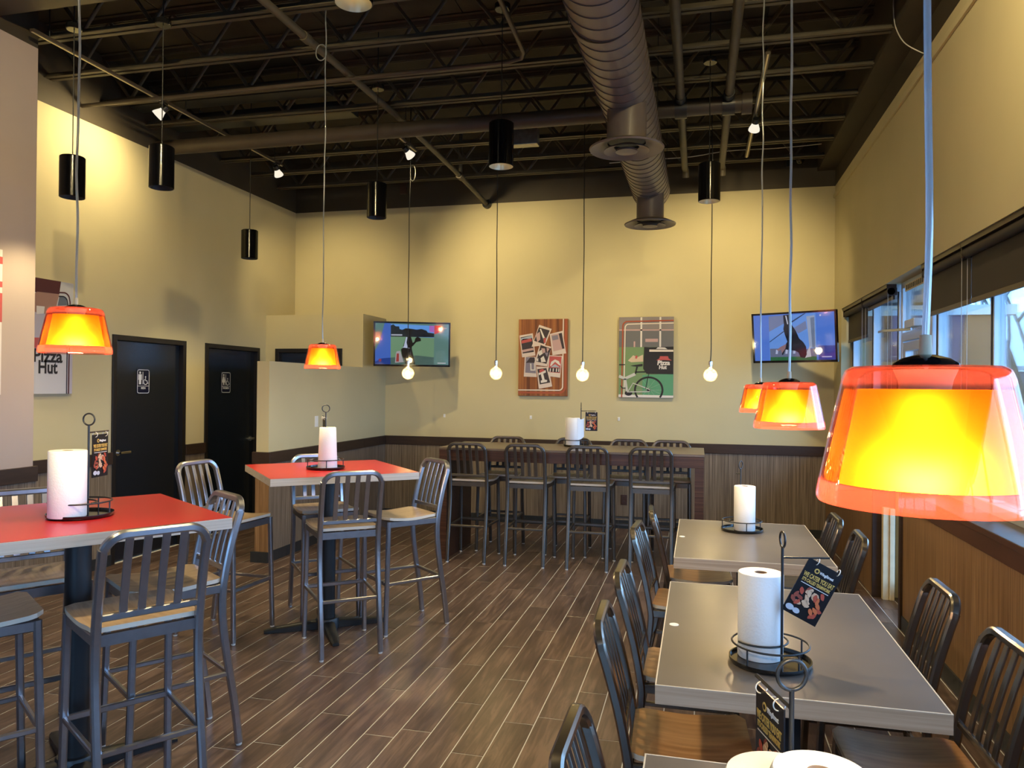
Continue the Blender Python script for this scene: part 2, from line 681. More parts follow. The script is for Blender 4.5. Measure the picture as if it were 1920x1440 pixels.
# ================================================================== STRUCTURE
def struct(name, mb, m, label, cat='wall', parent=None, **kw):
    o = mb.build(name, m, parent, **kw)
    if parent is None:
        tag(o, label, cat, kind='structure')
    return o


# ---- floor: grout bed with a tile plank for each board
fl = MB().bb(XL - 0.1, XR + 0.35, YF - 0.1, YB + 0.1, -0.10, -0.002)
floor = struct('floor', fl, MAT['grout'], 'floor of dark brown wood-look plank tiles with pale grout', 'floor')
PW, PL, GAP = 0.155, 0.914, 0.005
pm = MB()
hw, hl, bv = (PW - GAP) / 2, (PL - GAP) / 2, 0.0015
_b = [(-hw, -hl, -0.004), (hw, -hl, -0.004), (hw, hl, -0.004), (-hw, hl, -0.004),
      (-hw, -hl, -bv), (hw, -hl, -bv), (hw, hl, -bv), (-hw, hl, -bv),
      (-hw + bv, -hl + bv, 0), (hw - bv, -hl + bv, 0), (hw - bv, hl - bv, 0), (-hw + bv, hl - bv, 0)]
_q = [(0, 1, 5, 4), (1, 2, 6, 5), (2, 3, 7, 6), (3, 0, 4, 7), (4, 5, 9, 8), (5, 6, 10, 9), (6, 7, 11, 10), (7, 4, 8, 11), (8, 9, 10, 11)]


def project(p):
    d = Vector(p) - Vector((0, 0, CAM_H))
    z = d.dot(_f)
    if z < 0.1:
        return None
    return 960 + CAM_F * d.dot(_r) / z, 720 - CAM_F * d.dot(_u) / z, z


spots = []
ncol = int((XR + 0.33 - XL) / PW) + 1
for i in range(ncol):
    x = XL + (i + 0.5) * PW
    off = ((i * 5) % 3) / 3.0 * PL + 0.07 * ((i * 7) % 4)
    y = YF - off
    while y < YB + PL:
        c = y + PL / 2
        if YF - 0.3 < c < YB + 0.4:
            q = project((x, c, 0))
            seen = q is not None and -60 < q[0] < 1980 and 900 < q[1] < 1560
            size = 1.0 / q[2] ** 3 if seen else 0
            spots.append((size, x, c))
        y += PL
spots.sort(key=lambda s: -s[0])
pmesh = MB()
pmesh.v = [Vector(p) for p in _b]
for q in _q:
    pmesh.face(q)
pme = pmesh.mesh('plank', MAT['plank'])
for k, (s_, x, y) in enumerate(spots[:300]):
    o = link('plank', pme, floor)
    o.location = (x, y, 0)
rest = MB()
for (s_, x, y) in spots[300:]:
    b = len(rest.v)
    rest.v += [Vector(p) + Vector((x, y, 0)) for p in _b]
    for q in _q:
        rest.face([b + i for i in q])
rp = rest.build('plank_field', MAT['plank'], floor)
rp['kind'] = 'stuff'

# ---- ceiling: ribbed steel deck
cm = MB()
nr = 6
for i in range(nr):
    x0 = XL - 0.1 + i * (XR - XL + 0.3) / nr
    w_ = (XR - XL + 0.3) / nr
    cm.bb(x0 + 0.004, x0 + w_ - 0.004, YF, YB + 0.1, ZC, ZC + 0.05)
cm.bb(XL - 0.1, XR + 0.2, YF, YB + 0.1, ZC + 0.01, ZC + 0.1)
struct('ceiling', cm, MAT['deck_paint'], 'dark painted roof deck above the joists', 'ceiling')


def plane_wall(name, label, x0, x1, y0, y1, paint='tan_paint', z1=ZC + 0.1, zt=ZT):
    """solid wall block whose upper band is painted dark"""
    w = struct(name, MB().bb(x0, x1, y0, y1, -0.1, zt), MAT[paint], label)
    MB().bb(x0, x1, y0, y1, zt, z1).build('upper_band', MAT['dark_paint'], w)
    return w


def wainscot_y(parent, x, sgn, y0, y1, z1=ZR - 0.11, mat_='wainscot', rail=True, rail_mat='rail_brown'):
    """panelling on a wall face of constant x; sgn is the room side"""
    a, b = sorted((x, x + sgn * 0.012))
    MB().bb(a, b, y0, y1, 0.0, z1).build('wood_panel', MAT[mat_], parent)
    if rail:
        a, b = sorted((x, x + sgn * 0.028))
        MB().bb(a, b, y0, y1, z1, z1 + 0.11).build('chair_rail', MAT[rail_mat], parent, bevel=0.003)


def wainscot_x(parent, y, sgn, x0, x1, z1=ZR - 0.11, mat_='wainscot', rail=True):
    a, b = sorted((y, y + sgn * 0.012))
    MB().bb(x0, x1, a, b, 0.0, z1).build('wood_panel', MAT[mat_], parent)
    if rail:
        a, b = sorted((y, y + sgn * 0.028))
        MB().bb(x0, x1, a, b, z1, z1 + 0.11).build('chair_rail', MAT['rail_brown'], parent, bevel=0.003)


def base_tiles(name, label, run, fixed, sgn, a0, a1, h=0.10):
    """slate skirting: one tile per piece"""
    root = empty(name)
    tag(root, label, 'baseboard', kind='structure')
    n = max(1, round((a1 - a0) / 0.305))
    w = (a1 - a0) / n
    for i in range(n):
        p, q = a0 + i * w + 0.0015, a0 + (i + 1) * w - 0.0015
        f0, f1 = sorted((fixed, fixed + sgn * 0.010))
        m = MB()
        if run == 'y':
            m.bb(f0, f1, p, q, 0.0, h)
        else:
            m.bb(p, q, f0, f1, 0.0, h)
        m.build('tile', MAT['slate_tile'], root)
    return root


# back wall
wb = plane_wall('wall_back', 'tan back wall with the two posters above wood panelling', XL - 0.1, XR + 0.2, YB, YB + 0.15)
wainscot_x(wb, YB, -1, -3.957, XR)
base_tiles('baseboard_back', 'dark slate skirting along the foot of the back wall', 'x', YB - 0.012, -1, -3.957 + 0.022, XR)

# left wall with two restroom doors (openings cut as blocks)
DZ = 2.14
D1 = (5.93, 6.965)
D2 = (7.29, 8.35)
wl = MB()
for y0, y1 in ((4.4, D1[0]), (D1[1], D2[0]), (D2[1], YB)):
    wl.bb(XL - 0.15, XL, y0, y1, -0.1, ZT)
for y0, y1 in (D1, D2):
    wl.bb(XL - 0.15, XL, y0, y1, DZ, ZT)
wl.bb(XL - 0.25, XL - 0.15, 4.4, YB, -0.1, ZC)
wleft = struct('wall_left', wl, MAT['tan_paint'], 'tan left wall with the two dark restroom doors')
MB().bb(XL - 0.15, XL, 4.4, YB, ZT, ZC + 0.1).build('upper_band', MAT['dark_paint'], wleft)
for y0, y1 in ((YN, D1[0]), (D1[1], D2[0])):
    wainscot_y(wleft, XL, 1, y0, y1)
base_tiles('baseboard_left', 'dark slate skirting beside the nearer restroom door', 'y', XL + 0.012, 1, YN, D1[0])

# nearer wall block on the left
ZTN = 4.12
wn = MB().bb(XL - 0.15, XN, YF, YN, -0.1, ZTN)
wnear = struct('wall_left_near', wn, MAT['taupe_paint'], 'taupe wall block in front of the left wall at the picture edge')
MB().bb(XL - 0.15, XN, YF, YN, ZTN, ZC + 0.1).build('upper_band', MAT['dark_paint'], wnear)
wainscot_y(wnear, XN, 1, YF, YN + 0.02, z1=0.965)
base_tiles('baseboard_left_near', 'dark slate skirting on the nearer left wall block', 'y', XN + 0.012, 1, 3.0, YN)

# low partition and closet box in the back left corner
XP = -3.957
wp = MB().bb(XP - 0.13, XP, 6.44, 8.5, 0, 1.91)
wpart = struct('wall_partition', wp, MAT['tan_paint'], 'low tan partition wall screening the restroom corridor')
wainscot_y(wpart, XP, 1, 6.44, 8.5)
wainscot_x(wpart, 6.44, -1, XP - 0.13, XP + 0.012, rail=False, mat_='wainscot_lamplit')
MB().bb(XP - 0.16, XP + 0.028, 6.412, 6.44, ZR - 0.11, ZR).build('chair_rail', MAT['rail_brown'], wpart, bevel=0.003)
base_tiles('baseboard_partition', 'dark slate skirting tiles along the low partition', 'y', XP + 0.012, 1, 6.44, YB)
MB().bb(XP - 0.16, XP + 0.022, 6.405, 6.428, 0, 0.10).build('tile', MAT['slate_tile'], bpy.data.objects['baseboard_partition'])
CY, CX0, CX1 = 8.5, -5.138, -4.228
wc = MB()
wc.bb(XL, CX0, CY, CY + 0.12, 0, 2.54)
wc.bb(CX1, XP, CY, CY + 0.12, 0, 2.54)
wc.bb(CX0, CX1, CY, CY + 0.12, DZ, 2.54)
wc.bb(XP - 0.12, XP, CY + 0.12, YB, 0, 2.54)
wc.bb(XL, XP, CY, YB, 2.54, 2.56)
wc.bb(CX0 - 0.1, CX1 + 0.1, CY + 0.13, CY + 0.15, 0, 2.54)
wcl = struct('wall_closet', wc, MAT['tan_paint'], 'tan closet box in the back corner behind the low partition')
wainscot_y(wcl, XP, 1, CY, YB)

# front wall behind the camera, with a glazed shop front
wf = MB()
FX0, FX1, FZ0, FZ1 = -3.2, 0.0, 0.9, 2.3
wf.bb(XL - 0.1, FX0, YF - 0.15, YF, 0, ZC)
wf.bb(FX1, XR + 0.2, YF - 0.15, YF, 0, ZC)
wf.bb(FX0, FX1, YF - 0.15, YF, 0, FZ0)
wf.bb(FX0, FX1, YF - 0.15, YF, FZ1, ZC)
struct('wall_front', wf, MAT['tan_paint'], 'tan front wall around the wide shop window')
wfw = empty('window_1', (0, YF - 0.08, 0))
tag(wfw, 'wide shop front window in the front wall', 'window', kind='structure')
for i in range(5):
    x = FX0 + (FX1 - FX0) * i / 4
    MB().bb(x - 0.03, x + 0.03, -0.04, 0.04, FZ0, FZ1).build('mullion', MAT['aluminium'], wfw)
    if i < 4:
        MB().bb(x + 0.03, x + (FX1 - FX0) / 4 - 0.03, -0.004, 0.004, FZ0, FZ1).build('pane', MAT['window_glass'], wfw)

# right wall: piers, sill wall and lintel around two window groups and the door
WZ0, WZ1 = 1.0, 2.56
Y_NW = 5.82           # near window group ends here
Y_D0, Y_D1 = 5.90, 6.75
Y_FW0, Y_FW1 = 6.82, 8.76
XO = XR + 0.24
XW = 1.42               # face of the low wall under the windows
wr = MB()
wr.bb(XW, XO, YF, Y_NW + 0.03, -0.1, 0.965)
wr.bb(XW, XO, Y_D1, YB, -0.1, 0.965)
wr.bb(XR, XO, Y_FW1, YB, 0.965, ZT)
wr.bb(XR, XO, YF, Y_FW1, WZ1, ZT)
wr.bb(XR, XO, YF, YF + 0.4, 0.965, WZ1)
wright = struct('wall_right', wr, MAT['tan_paint'], 'tan right wall over the windows and the glass exit door')
MB().bb(XR, XO, YF, YB, ZT, ZC + 0.1).build('upper_band', MAT['dark_paint'], wright)
MB().bb(XR - 0.02, XR, YF, YB, 3.86, 3.90).build('ledge', MAT['tan_paint'], wright, bevel=0.004)
MB().bb(1.30, XR, YF, YB, 4.18, ZC).build('soffit_beam', MAT['dark_paint'], wright)
wainscot_y(wright, XW, -1, YF, Y_NW + 0.03, z1=0.88, mat_='wainscot_lamplit', rail=False)
wainscot_y(wright, XW, -1, Y_D1, YB, z1=0.88, mat_='wainscot_lamplit', rail=False)
for y0, y1 in ((YF, Y_NW + 0.03), (Y_D1, Y_FW1 + 0.02)):
    sl = MB().bb(XW - 0.035, XO - 0.09, y0, y1, 0.965, WZ0)
    sl.build('window_sill', MAT['sill_brown'], wright, bevel=0.004)
    MB().bb(XW - 0.025, XW, y0, y1, 0.875, 0.965).build('sill_apron', MAT['sill_brown'], wright, bevel=0.003)
MB().bb(XW - 0.025, XR, Y_FW1 + 0.02, YB, 0.935, 1.045).build('chair_rail', MAT['rail_brown'], wright, bevel=0.003)
base_tiles('baseboard_right', 'dark slate skirting under the window panelling', 'y', XW - 0.012, -1, 0.0, Y_NW + 0.03)
# dark jambs on both sides of the exit door
for nm, y0, y1 in (('trim_1', Y_NW + 0.03, Y_D0 - 0.005), ('trim_2', Y_D1 - 0.03, Y_D1)):
    t = MB().bb(XW - 0.03, XO - 0.17, y0, y1, 0, 1.0).build(nm, MAT['rail_brown'], None, bevel=0.003)
    tag(t, 'dark brown jamb board on the %s side of the exit door' % ('near' if nm == 'trim_1' else 'far'), 'door trim', kind='structure')


def window_group(name, label, y0, y1, posts, z0=WZ0, z1=WZ1):
    root = empty(name, (XR + 0.14, 0, 0))
    tag(root, label, 'window', kind='structure')
    MB().bb(-0.05, 0.05, y0, y1, z0, z0 + 0.06).build('bottom_rail', MAT['aluminium'], root, bevel=0.004)
    MB().bb(-0.05, 0.05, y0, y1, z1 - 0.06, z1).build('top_rail', MAT['aluminium'], root, bevel=0.004)
    for y in posts:
        MB().bb(-0.028, 0.028, y - 0.025, y + 0.025, z0 + 0.06, z1 - 0.06).build('mullion', MAT['aluminium'], root, bevel=0.004)
        MB().bb(-0.032, -0.0275, y - 0.008, y + 0.008, z0 + 0.06, z1 - 0.06).build('gasket', MAT['gasket'], root)
    for a, b in zip(posts[:-1], posts[1:]):
        MB().bb(-0.004, 0.004, a + 0.025, b - 0.025, z0 + 0.06, z1 - 0.06).build('pane', MAT['window_glass'], root)
    return root


window_group('window_2', 'row of aluminium framed windows beside the near tables', YF + 0.4, Y_NW, [-2.57, -1.22, -0.22, 0.78, 1.78, 2.78, 3.78, 4.78, 5.79])
window_group('window_3', 'aluminium framed window between the exit door and the back corner', Y_FW0, Y_FW1, [6.85, 7.78, 8.73])

# exit door with transom
ed = empty('door_1', (XR + 0.14, 0, 0))
tag(ed, 'glass exit door with aluminium frame and transom window', 'door', kind='structure')
for y in (Y_D0, Y_D1 - 0.045):
    MB().bb(-0.03, 0.03, y, y + 0.045, 0.0, WZ1).build('door_frame', MAT['aluminium'], ed, bevel=0.004)
MB().bb(-0.03, 0.03, Y_D0 + 0.045, Y_D1 - 0.045, 2.08, 2.15).build('transom_bar', MAT['aluminium'], ed, bevel=0.004)
MB().bb(-0.03, 0.03, Y_D0 + 0.045, Y_D1 - 0.045, WZ1 - 0.05, WZ1).build('head_rail', MAT['aluminium'], ed, bevel=0.004)
MB().bb(-0.004, 0.004, Y_D0 + 0.045, Y_D1 - 0.045, 2.15, WZ1 - 0.05).build('transom_pane', MAT['window_glass'], ed)
dl = MB()
for y in (Y_D0 + 0.05, Y_D1 - 0.11):
    dl.bb(-0.022, 0.022, y, y + 0.06, 0.01, 2.07)
for z0, z1 in ((0.01, 0.16), (2.0, 2.07)):
    dl.bb(-0.022, 0.022, Y_D0 + 0.11, Y_D1 - 0.11, z0, z1)
leaf = dl.build('door_leaf', MAT['aluminium'], ed)
MB().bb(-0.004, 0.004, Y_D0 + 0.11, Y_D1 - 0.11, 0.16, 2.0).build('pane', MAT['window_glass'], ed)
clo = MB().bb(-0.10, -0.035, 6.10, 6.36, 2.16, 2.22).build('door_closer', MAT['aluminium'], ed, bevel=0.006)
MB().strip([(-0.07, 6.28, 2.15), (-0.17, 6.72, 2.17), (-0.09, 7.25, 2.20)], 0.012, 0.02, (0, 0, 1)).build('closer_arm', MAT['aluminium'], ed)
MB().tube([(-0.022, 6.02, 1.0), (-0.07, 6.02, 1.0), (-0.07, 6.62, 1.0), (-0.022, 6.62, 1.0)], 0.014, 8).build('push_bar', MAT['chrome'], ed, smooth=40)


# restroom doors and the closet door
def flush_door(name, label, w, handle_far, frame_w=0.05):
    """door in a wall of constant x facing +x; local: y along the wall 0..w, x=0 wall face"""
    root = empty(name)
    tag(root, label, 'door', kind='structure')
    fr = MB()
    fr.bb(-0.12, 0.015, 0, frame_w, 0, DZ).bb(-0.12, 0.015, w - frame_w, w, 0, DZ).bb(-0.12, 0.015, frame_w, w - frame_w, DZ - frame_w, DZ)
    fr.build('door_frame', MAT['door_frame_black'], root, bevel=0.003)
    MB().bb(-0.075, -0.035, frame_w + 0.004, w - frame_w - 0.004, 0.008, DZ - frame_w - 0.004).build('door_leaf', MAT['door_navy'], root)
    hy = w - frame_w - 0.07 if handle_far else frame_w + 0.07
    sg = -1 if handle_far else 1
    h = MB()
    h.cyl((-0.035, hy, 1.03), (-0.025, hy, 1.03), 0.030, n=20)
    h.cyl((-0.025, hy, 1.03), (0.015, hy, 1.03), 0.011, n=10)
    h.strip([(0.015, hy - 0.012 * sg, 1.03), (0.015, hy + 0.115 * sg, 1.03)], 0.014, 0.022, (0, 0, 1))
    h.build('door_handle', MAT['chrome'], root, smooth=40)
    return root


d1 = flush_door('door_2', 'dark flush restroom door nearer the camera with its lever handle at the near edge', D1[1] - D1[0], False)
d1.location = (XL, D1[0], 0)
d2 = flush_door('door_3', 'dark flush restroom door next to the partition with its lever handle at the far edge', D2[1] - D2[0], True)
d2.location = (XL, D2[0], 0)
d3 = flush_door('door_4', 'dark closet door showing above the low partition', CX1 - CX0, True)
d3.location = (CX0, CY, 0)
d3.rotation_euler = (0, 0, R(-90))

# dropped beam across the room over the nearer wall block
gb = MB().bb(XN, XR - 0.2, 3.55, 4.20, 4.2, ZC)
struct('beam_front', gb, MAT['pipe_paint'], 'boxed dark beam crossing the ceiling at the top edge', 'beam')


# ================================================================== CEILING
# ---- open-web steel joists, one thing each, web bars as parts
JX0, JX1, ZJ, JH = XL, 1.30, 4.21, 0.445
NP = 11
PITCH = (JX1 - JX0) / NP


def bar_mesh(sgn):
    m = MB()
    a = Vector((0, 0, 0.03))
    b = Vector((sgn * PITCH / 2, 0, JH - 0.03))
    m.strip([a, b], 0.027, 0.024, (0, 1, 0))
    return m.mesh('web_bar', MAT['joist_paint'])


def joist():
    root = empty('steel_joist')
    for nm, z0 in (('bottom_chord', 0.0), ('top_chord', JH - 0.045)):
        m = MB()
        for s in (-1, 1):      # pair of angles back to back
            m.bb(JX0, JX1, min(s * 0.008, s * 0.045), max(s * 0.008, s * 0.045), z0 if z0 == 0 else z0 + 0.038, z0 + 0.007 if z0 == 0 else z0 + 0.045)
            m.bb(JX0, JX1, min(s * 0.008, s * 0.015), max(s * 0.008, s * 0.015), z0, z0 + 0.045)
        m.build(nm, MAT['joist_paint'], root)
    up, dn = bar_mesh(1), bar_mesh(-1)
    for i in range(NP):
        o = link('web_bar', up, root)
        o.location = (JX0 + (i + 0.5) * PITCH, 0, 0)
        o = link('web_bar', dn, root)
        o.location = (JX0 + (i + 0.5) * PITCH, 0, 0)
    return root


ordinal = ['first', 'second', 'third', 'fourth', 'fifth', 'sixth', 'seventh', 'eighth']
jp = joist()
jy = [8.744 - 0.592 * k for k in range(8)]
for k, y in enumerate(jy):
    o = jp if k == 0 else copy_tree(jp)
    o.location = (0.12 if k % 2 else 0.0, y, ZJ)
    if k % 2:
        o.location.x = 0
    tag(o, 'dark open-web steel roof joist, %s counted from the back wall' % ordinal[k], 'joist', 'steel roof joists')

# ---- storm pipe across the room with branch lines
dp = empty('drain_pipe', (0, 6.52, 4.045))
tag(dp, 'thick dark horizontal pipe crossing the ceiling below the joists with branch lines', 'pipe')
MB().cyl((XL + 0.002, 0, 0), (0.33, 0, 0), 0.071, n=24).build('main_pipe', MAT['pipe_paint'], dp, smooth=40)
MB().cyl((0.33, 0, 0), (0.41, 0, 0), 0.088, n=24).build('end_cap', MAT['pipe_paint'], dp, smooth=40)
for x in (-0.16, 0.225):
    MB().cyl((x - 0.05, 0, 0), (x + 0.05, 0, 0), 0.086, n=24).build('coupling', MAT['black_metal'], dp, smooth=40)
    MB().tube([(x, -3.2, 0.03), (x, 1.85, 0.03), (x + 0.01, 1.93, 0.02), (x + 0.01, 1.96, -0.05)], 0.035, 12).build('branch_pipe', MAT['joist_paint'], dp, smooth=40)
    MB().cyl((x, -0.20, 0.03), (x, -0.12, 0.03), 0.045, n=14).build('collar', MAT['black_metal'], dp, smooth=40)
    MB().cyl((x, 0.16, 0.03), (x, 0.22, 0.03), 0.045, n=14).build('collar', MAT['pipe_paint'], dp, smooth=40)

# ---- sprinkler line running towards the back wall
sp = empty('sprinkler_pipe', (0, 0, 0))
tag(sp, 'dark sprinkler pipe slanting from the ceiling down into the back wall', 'pipe')
spath = [(-2.76, 3.2, 4.165), (-2.74, 5.0, 4.165), (-2.70, 6.75, 4.163), (-2.66, 8.05, 4.10), (-2.60, 9.195, 3.985)]
MB().tube(spath, 0.028, 12).build('pipe_run', MAT['joist_paint'], sp, smooth=40)
MB().cyl((-2.744, 4.85, 4.165), (-2.742, 4.93, 4.165), 0.036, n=14).build('coupling', MAT['joist_paint'], sp, smooth=40)
MB().cyl((-2.653, 8.18, 4.086), (-2.648, 8.27, 4.077), 0.040, n=14).build('tee', MAT['joist_paint'], sp, smooth=40)
MB().cyl((-2.650, 8.225, 4.08), (-2.650, 8.225, 4.61), 0.022, n=12).build('riser', MAT['joist_paint'], sp, smooth=40)
MB().cyl((-2.604, 9.15, 3.99), (-2.60, 9.195, 3.985), 0.055, n=18).build('escutcheon', MAT['black_metal'], sp, smooth=40)

# ---- bent conduit
cn = empty('conduit', (0, 0, 0))
tag(cn, 'thin dark conduit along the joists with a bend towards the duct', 'conduit')
MB().tube([(XL + 0.002, 5.54, 4.115), (-3.5, 5.53, 4.115), (-1.40, 5.48, 4.115), (-1.29, 5.44, 4.115), (-1.25, 5.34, 4.115), (-1.225, 4.5, 4.115), (-1.20, 3.5, 4.115)], 0.017, 10).build('pipe_run', MAT['pipe_paint'], cn, smooth=40)

# ---- spiral duct
DX, DZC, DR = -0.525, 3.75, 0.192
du = empty('spiral_duct', (DX, 0, DZC))
tag(du, 'round brown spiral air duct running back under the joists', 'duct')
MB().cyl((0, 2.2, 0), (0.03, 8.05, 0), DR, n=48).build('duct_body', MAT['duct_paint'], du, smooth=40)
seam = MB()
y = 2.3
while y < 7.98:
    pts = [((0.03 * (y - 2.2) / 5.85) + (DR + 0.0015) * math.cos(2 * PI * i / 40), y + 0.13 * (i / 40.0), (DR + 0.0015) * math.sin(2 * PI * i / 40)) for i in range(41)]
    seam.tube(pts, 0.0035, 4)
    y += 0.13
seam.build('spiral_seam', MAT['duct_seam'], du)
MB().lathe([(DR + 0.008, 0), (DR + 0.008, 0.06)], 40, M=Matrix.Translation((0.005, 4.1, 0)) @ Matrix.Rotation(R(-90), 4, 'X')).build('joint_band', MAT['duct_paint'], du, smooth=40)
for yd, dx in ((5.22, 0.035), (7.66, 0.045)):
    MB().cyl((dx, yd, -0.10), (dx, yd, -0.39), 0.135, n=32, cap=False).build('diffuser_neck', MAT['duct_paint'], du, smooth=40)
    dd = MB()
    dd.lathe([(0.25, -0.435), (0.255, -0.425), (0.19, -0.395), (0.135, -0.38), (0.13, -0.39), (0.185, -0.415), (0.25, -0.435)], 48, (dx, yd, 0))
    d_ = dd.build('diffuser_flange', MAT['duct_paint'], du, smooth=50)
    MB().lathe([(0.155, -0.445), (0.150, -0.435), (0.09, -0.410), (0.085, -0.418), (0.155, -0.445)], 40, (dx, yd, 0)).build('diffuser_ring', MAT['duct_paint'], du, smooth=50)
    MB().lathe([(0.001, -0.455), (0.075, -0.450), (0.07, -0.435), (0.001, -0.43)], 32, (dx, yd, 0)).build('diffuser_core', MAT['duct_paint'], du, smooth=50)
    MB().lathe([(0.001, -0.38), (0.135, -0.38)], 32, (dx, yd, 0)).build('diffuser_throat', MAT['black_metal'], du)
for yd in (3.4, 6.1, 7.9):
    for s in (-1, 1):
        MB().cyl((s * (DR + 0.006) * 0.98, yd, 0.0), (s * (DR + 0.006) * 0.98, yd, ZC - DZC - 0.001), 0.003, n=6).build('hanger', MAT['black_metal'], du)

# ---- junction box on a joist, wall speaker, boxes and loose wires
jb = MB().bb(-0.16, 0.16, -0.06, 0.06, 0, 0.17).build('junction_box', MAT['galvanised'], None, bevel=0.006)
jb.location = (-1.74, 7.44, 4.12)
tag(jb, 'grey metal electrical box hanging from a joist behind a black cylinder light', 'electrical box')
ub = MB().bb(-0.045, 0.045, -0.03, 0, -0.085, 0.085).build('outlet_box', MAT['brown_plastic'], None, bevel=0.004)
ub.location = (-3.73, YB, 4.26)
tag(ub, 'small dark outlet box high on the back wall above the left screen', 'outlet')
sk = empty('wall_camera', (1.02, YB, 4.30))
tag(sk, 'small black camera on a bracket high in the back right corner', 'camera')
MB().bb(-0.06, 0.0, -0.03, 0, -0.05, 0.05).build('mounting_plate', MAT['black_metal'], sk, bevel=0.004)
MB().cyl((0, -0.02, 0), (0.05, -0.10, -0.01), 0.012, n=8).build('arm', MAT['black_metal'], sk)
MB().lathe([(0.001, -0.06), (0.03, -0.055), (0.05, -0.02), (0.05, 0.02), (0.03, 0.05), (0.001, 0.055)], 20, (0.07, -0.13, -0.01)).build('housing', MAT['black_gloss'], sk, smooth=60)
MB().tube(catmull([(-0.03, -0.03, 0.05), (-0.02, -0.10, 0.16), (-0.10, -0.25, 0.19), (-0.35, -0.40, 0.15)]), 0.004, 6).build('cable', MAT['cord_grey'], sk)
wv = MB().tube(catmull([(1.295, 5.72, 4.40), (1.29, 5.70, 4.32), (1.295, 5.66, 4.18), (1.34, 5.62, 4.05), (1.43, 5.60, 3.97), (1.485, 5.62, 3.955)]), 0.004, 6).build('loose_cable', MAT['cord_grey'], None, smooth=60)
tag(wv, 'thin pale loose cable hanging down the dark soffit over the windows', 'cable')
cb = MB().tube(catmull([(-1.0, 8.60, 4.24), (-0.5, 8.64, 4.262), (-0.1, 8.60, 4.255), (0.3, 8.62, 4.30), (0.8, 8.6, 4.29), (1.25, 8.58, 4.30)]), 0.005, 6).build('ceiling_cable', MAT['cord_grey'], None, smooth=60)
tag(cb, 'pale cable lying along the roof joist nearest the back wall', 'cable')


for k, (yy, x1, lb) in enumerate(((6.11, -3.20, 'dark strip fixture between the joists in front of the thick pipe'), (6.67, -3.22, 'dark strip fixture between the joists just behind the thick pipe'))):
    fx_ = empty('strip_fixture', (x1, yy, 4.28))
    tag(fx_, lb, 'ceiling fixture', 'dark strip fixtures')
    MB().bb(-2.0, 0, -0.09, 0.09, 0.0, 0.11).build('housing', MAT['black_metal'], fx_, bevel=0.004)
    for hx in (-1.7, -0.3):
        MB().cyl((hx, 0, 0.11), (hx, 0, ZC - 4.28 - 0.001), 0.004, n=6).build('hanger', MAT['black_metal'], fx_)


# ---- light tracks with heads
def track(name_label, x, y0, y1, z):
    root = empty('light_track', (x, y0, z))
    tag(root, name_label, 'light track')
    MB().bb(-0.018, 0.018, 0, y1 - y0, 0, 0.022).build('rail', MAT['pipe_paint'], root)
    MB().bb(-0.006, 0.006, 0, y1 - y0, -0.004, 0).build('slot', MAT['reflector'], root)
    n = max(2, int((y1 - y0) / 1.1))
    for i in range(n):
        yy = 0.15 + (y1 - y0 - 0.3) * i / (n - 1)
        MB().cyl((0, yy, 0.02), (0, yy, ZC - z - 0.001), 0.004, n=6).build('hanger', MAT['black_metal'], root)
    return root


track('long ceiling light track near the left wall', -4.57, 4.35, 7.65, 4.15)
track('short ceiling light track beside the sprinkler pipe', -2.90, 7.03, 7.47, 4.15)
track('ceiling light track past the end of the drain pipe', 0.48, 5.85, 8.40, 4.15)


def track_head(x, y, z, target, label, power, cone=95, glow='track_glow'):
    root = empty('track_head', (x, y, z))
    tag(root, label, 'track light', 'track light heads')
    d = (Vector(target) - Vector((x, y, z))).normalized()
    M = d.to_track_quat('-Z', 'Y').to_matrix().to_4x4()
    MB().bb(-0.016, 0.016, -0.04, 0.04, 0.0, 0.03).build('adapter', MAT['black_metal'], root)
    MB().cyl((0, 0, 0.0), (0, 0, -0.035), 0.009, n=8).build('stem', MAT['black_metal'], root)
    c = Matrix.Translation((0, 0, -0.055)) @ M
    MB().lathe([(0.001, 0.05), (0.028, 0.045), (0.030, 0.0)], 20, M=c).build('socket', MAT['black_metal'], root, smooth=40)
    MB().lathe([(0.026, 0.0), (0.030, -0.015), (0.048, -0.06), (0.050, -0.075), (0.047, -0.076)], 24, M=c).build('lamp_bell', MAT['bell_glass'], root, smooth=50)
    MB().lathe([(0.001, -0.074), (0.047, -0.074)], 24, M=c).build('lamp_face', MAT[glow], root)
    l = bpy.data.lights.new('track_light', 'SPOT')
    l.energy = power
    l.color = WARM
    l.spot_size = R(cone)
    l.spot_blend = 0.8
    l.shadow_soft_size = 0.045
    lo = bpy.data.objects.new('track_light', l)
    COL.objects.link(lo)
    lo.parent = root
    lo.matrix_local = c @ Matrix.Translation((0, 0, -0.09))
    return root


track_head(-4.57, 5.70, 4.135, (XL, 5.5, 3.5), 'pale track head aimed at the left wall above the nearer restroom door', P_TRACK * 0.42, 150)
track_head(-4.57, 7.54, 4.135, (-4.6, YB, 2.4), 'pale track head at the far end of the left track', P_TRACK * 0.45)
track_head(-2.90, 7.22, 4.135, (-2.0, YB, 2.6), 'pale track head beside the slanting sprinkler pipe', P_TRACK * 1.1)
track_head(0.48, 7.12, 4.135, (0.2, YB, 2.5), 'glowing track head hanging past the end of the drain pipe', P_TRACK * 1.1)


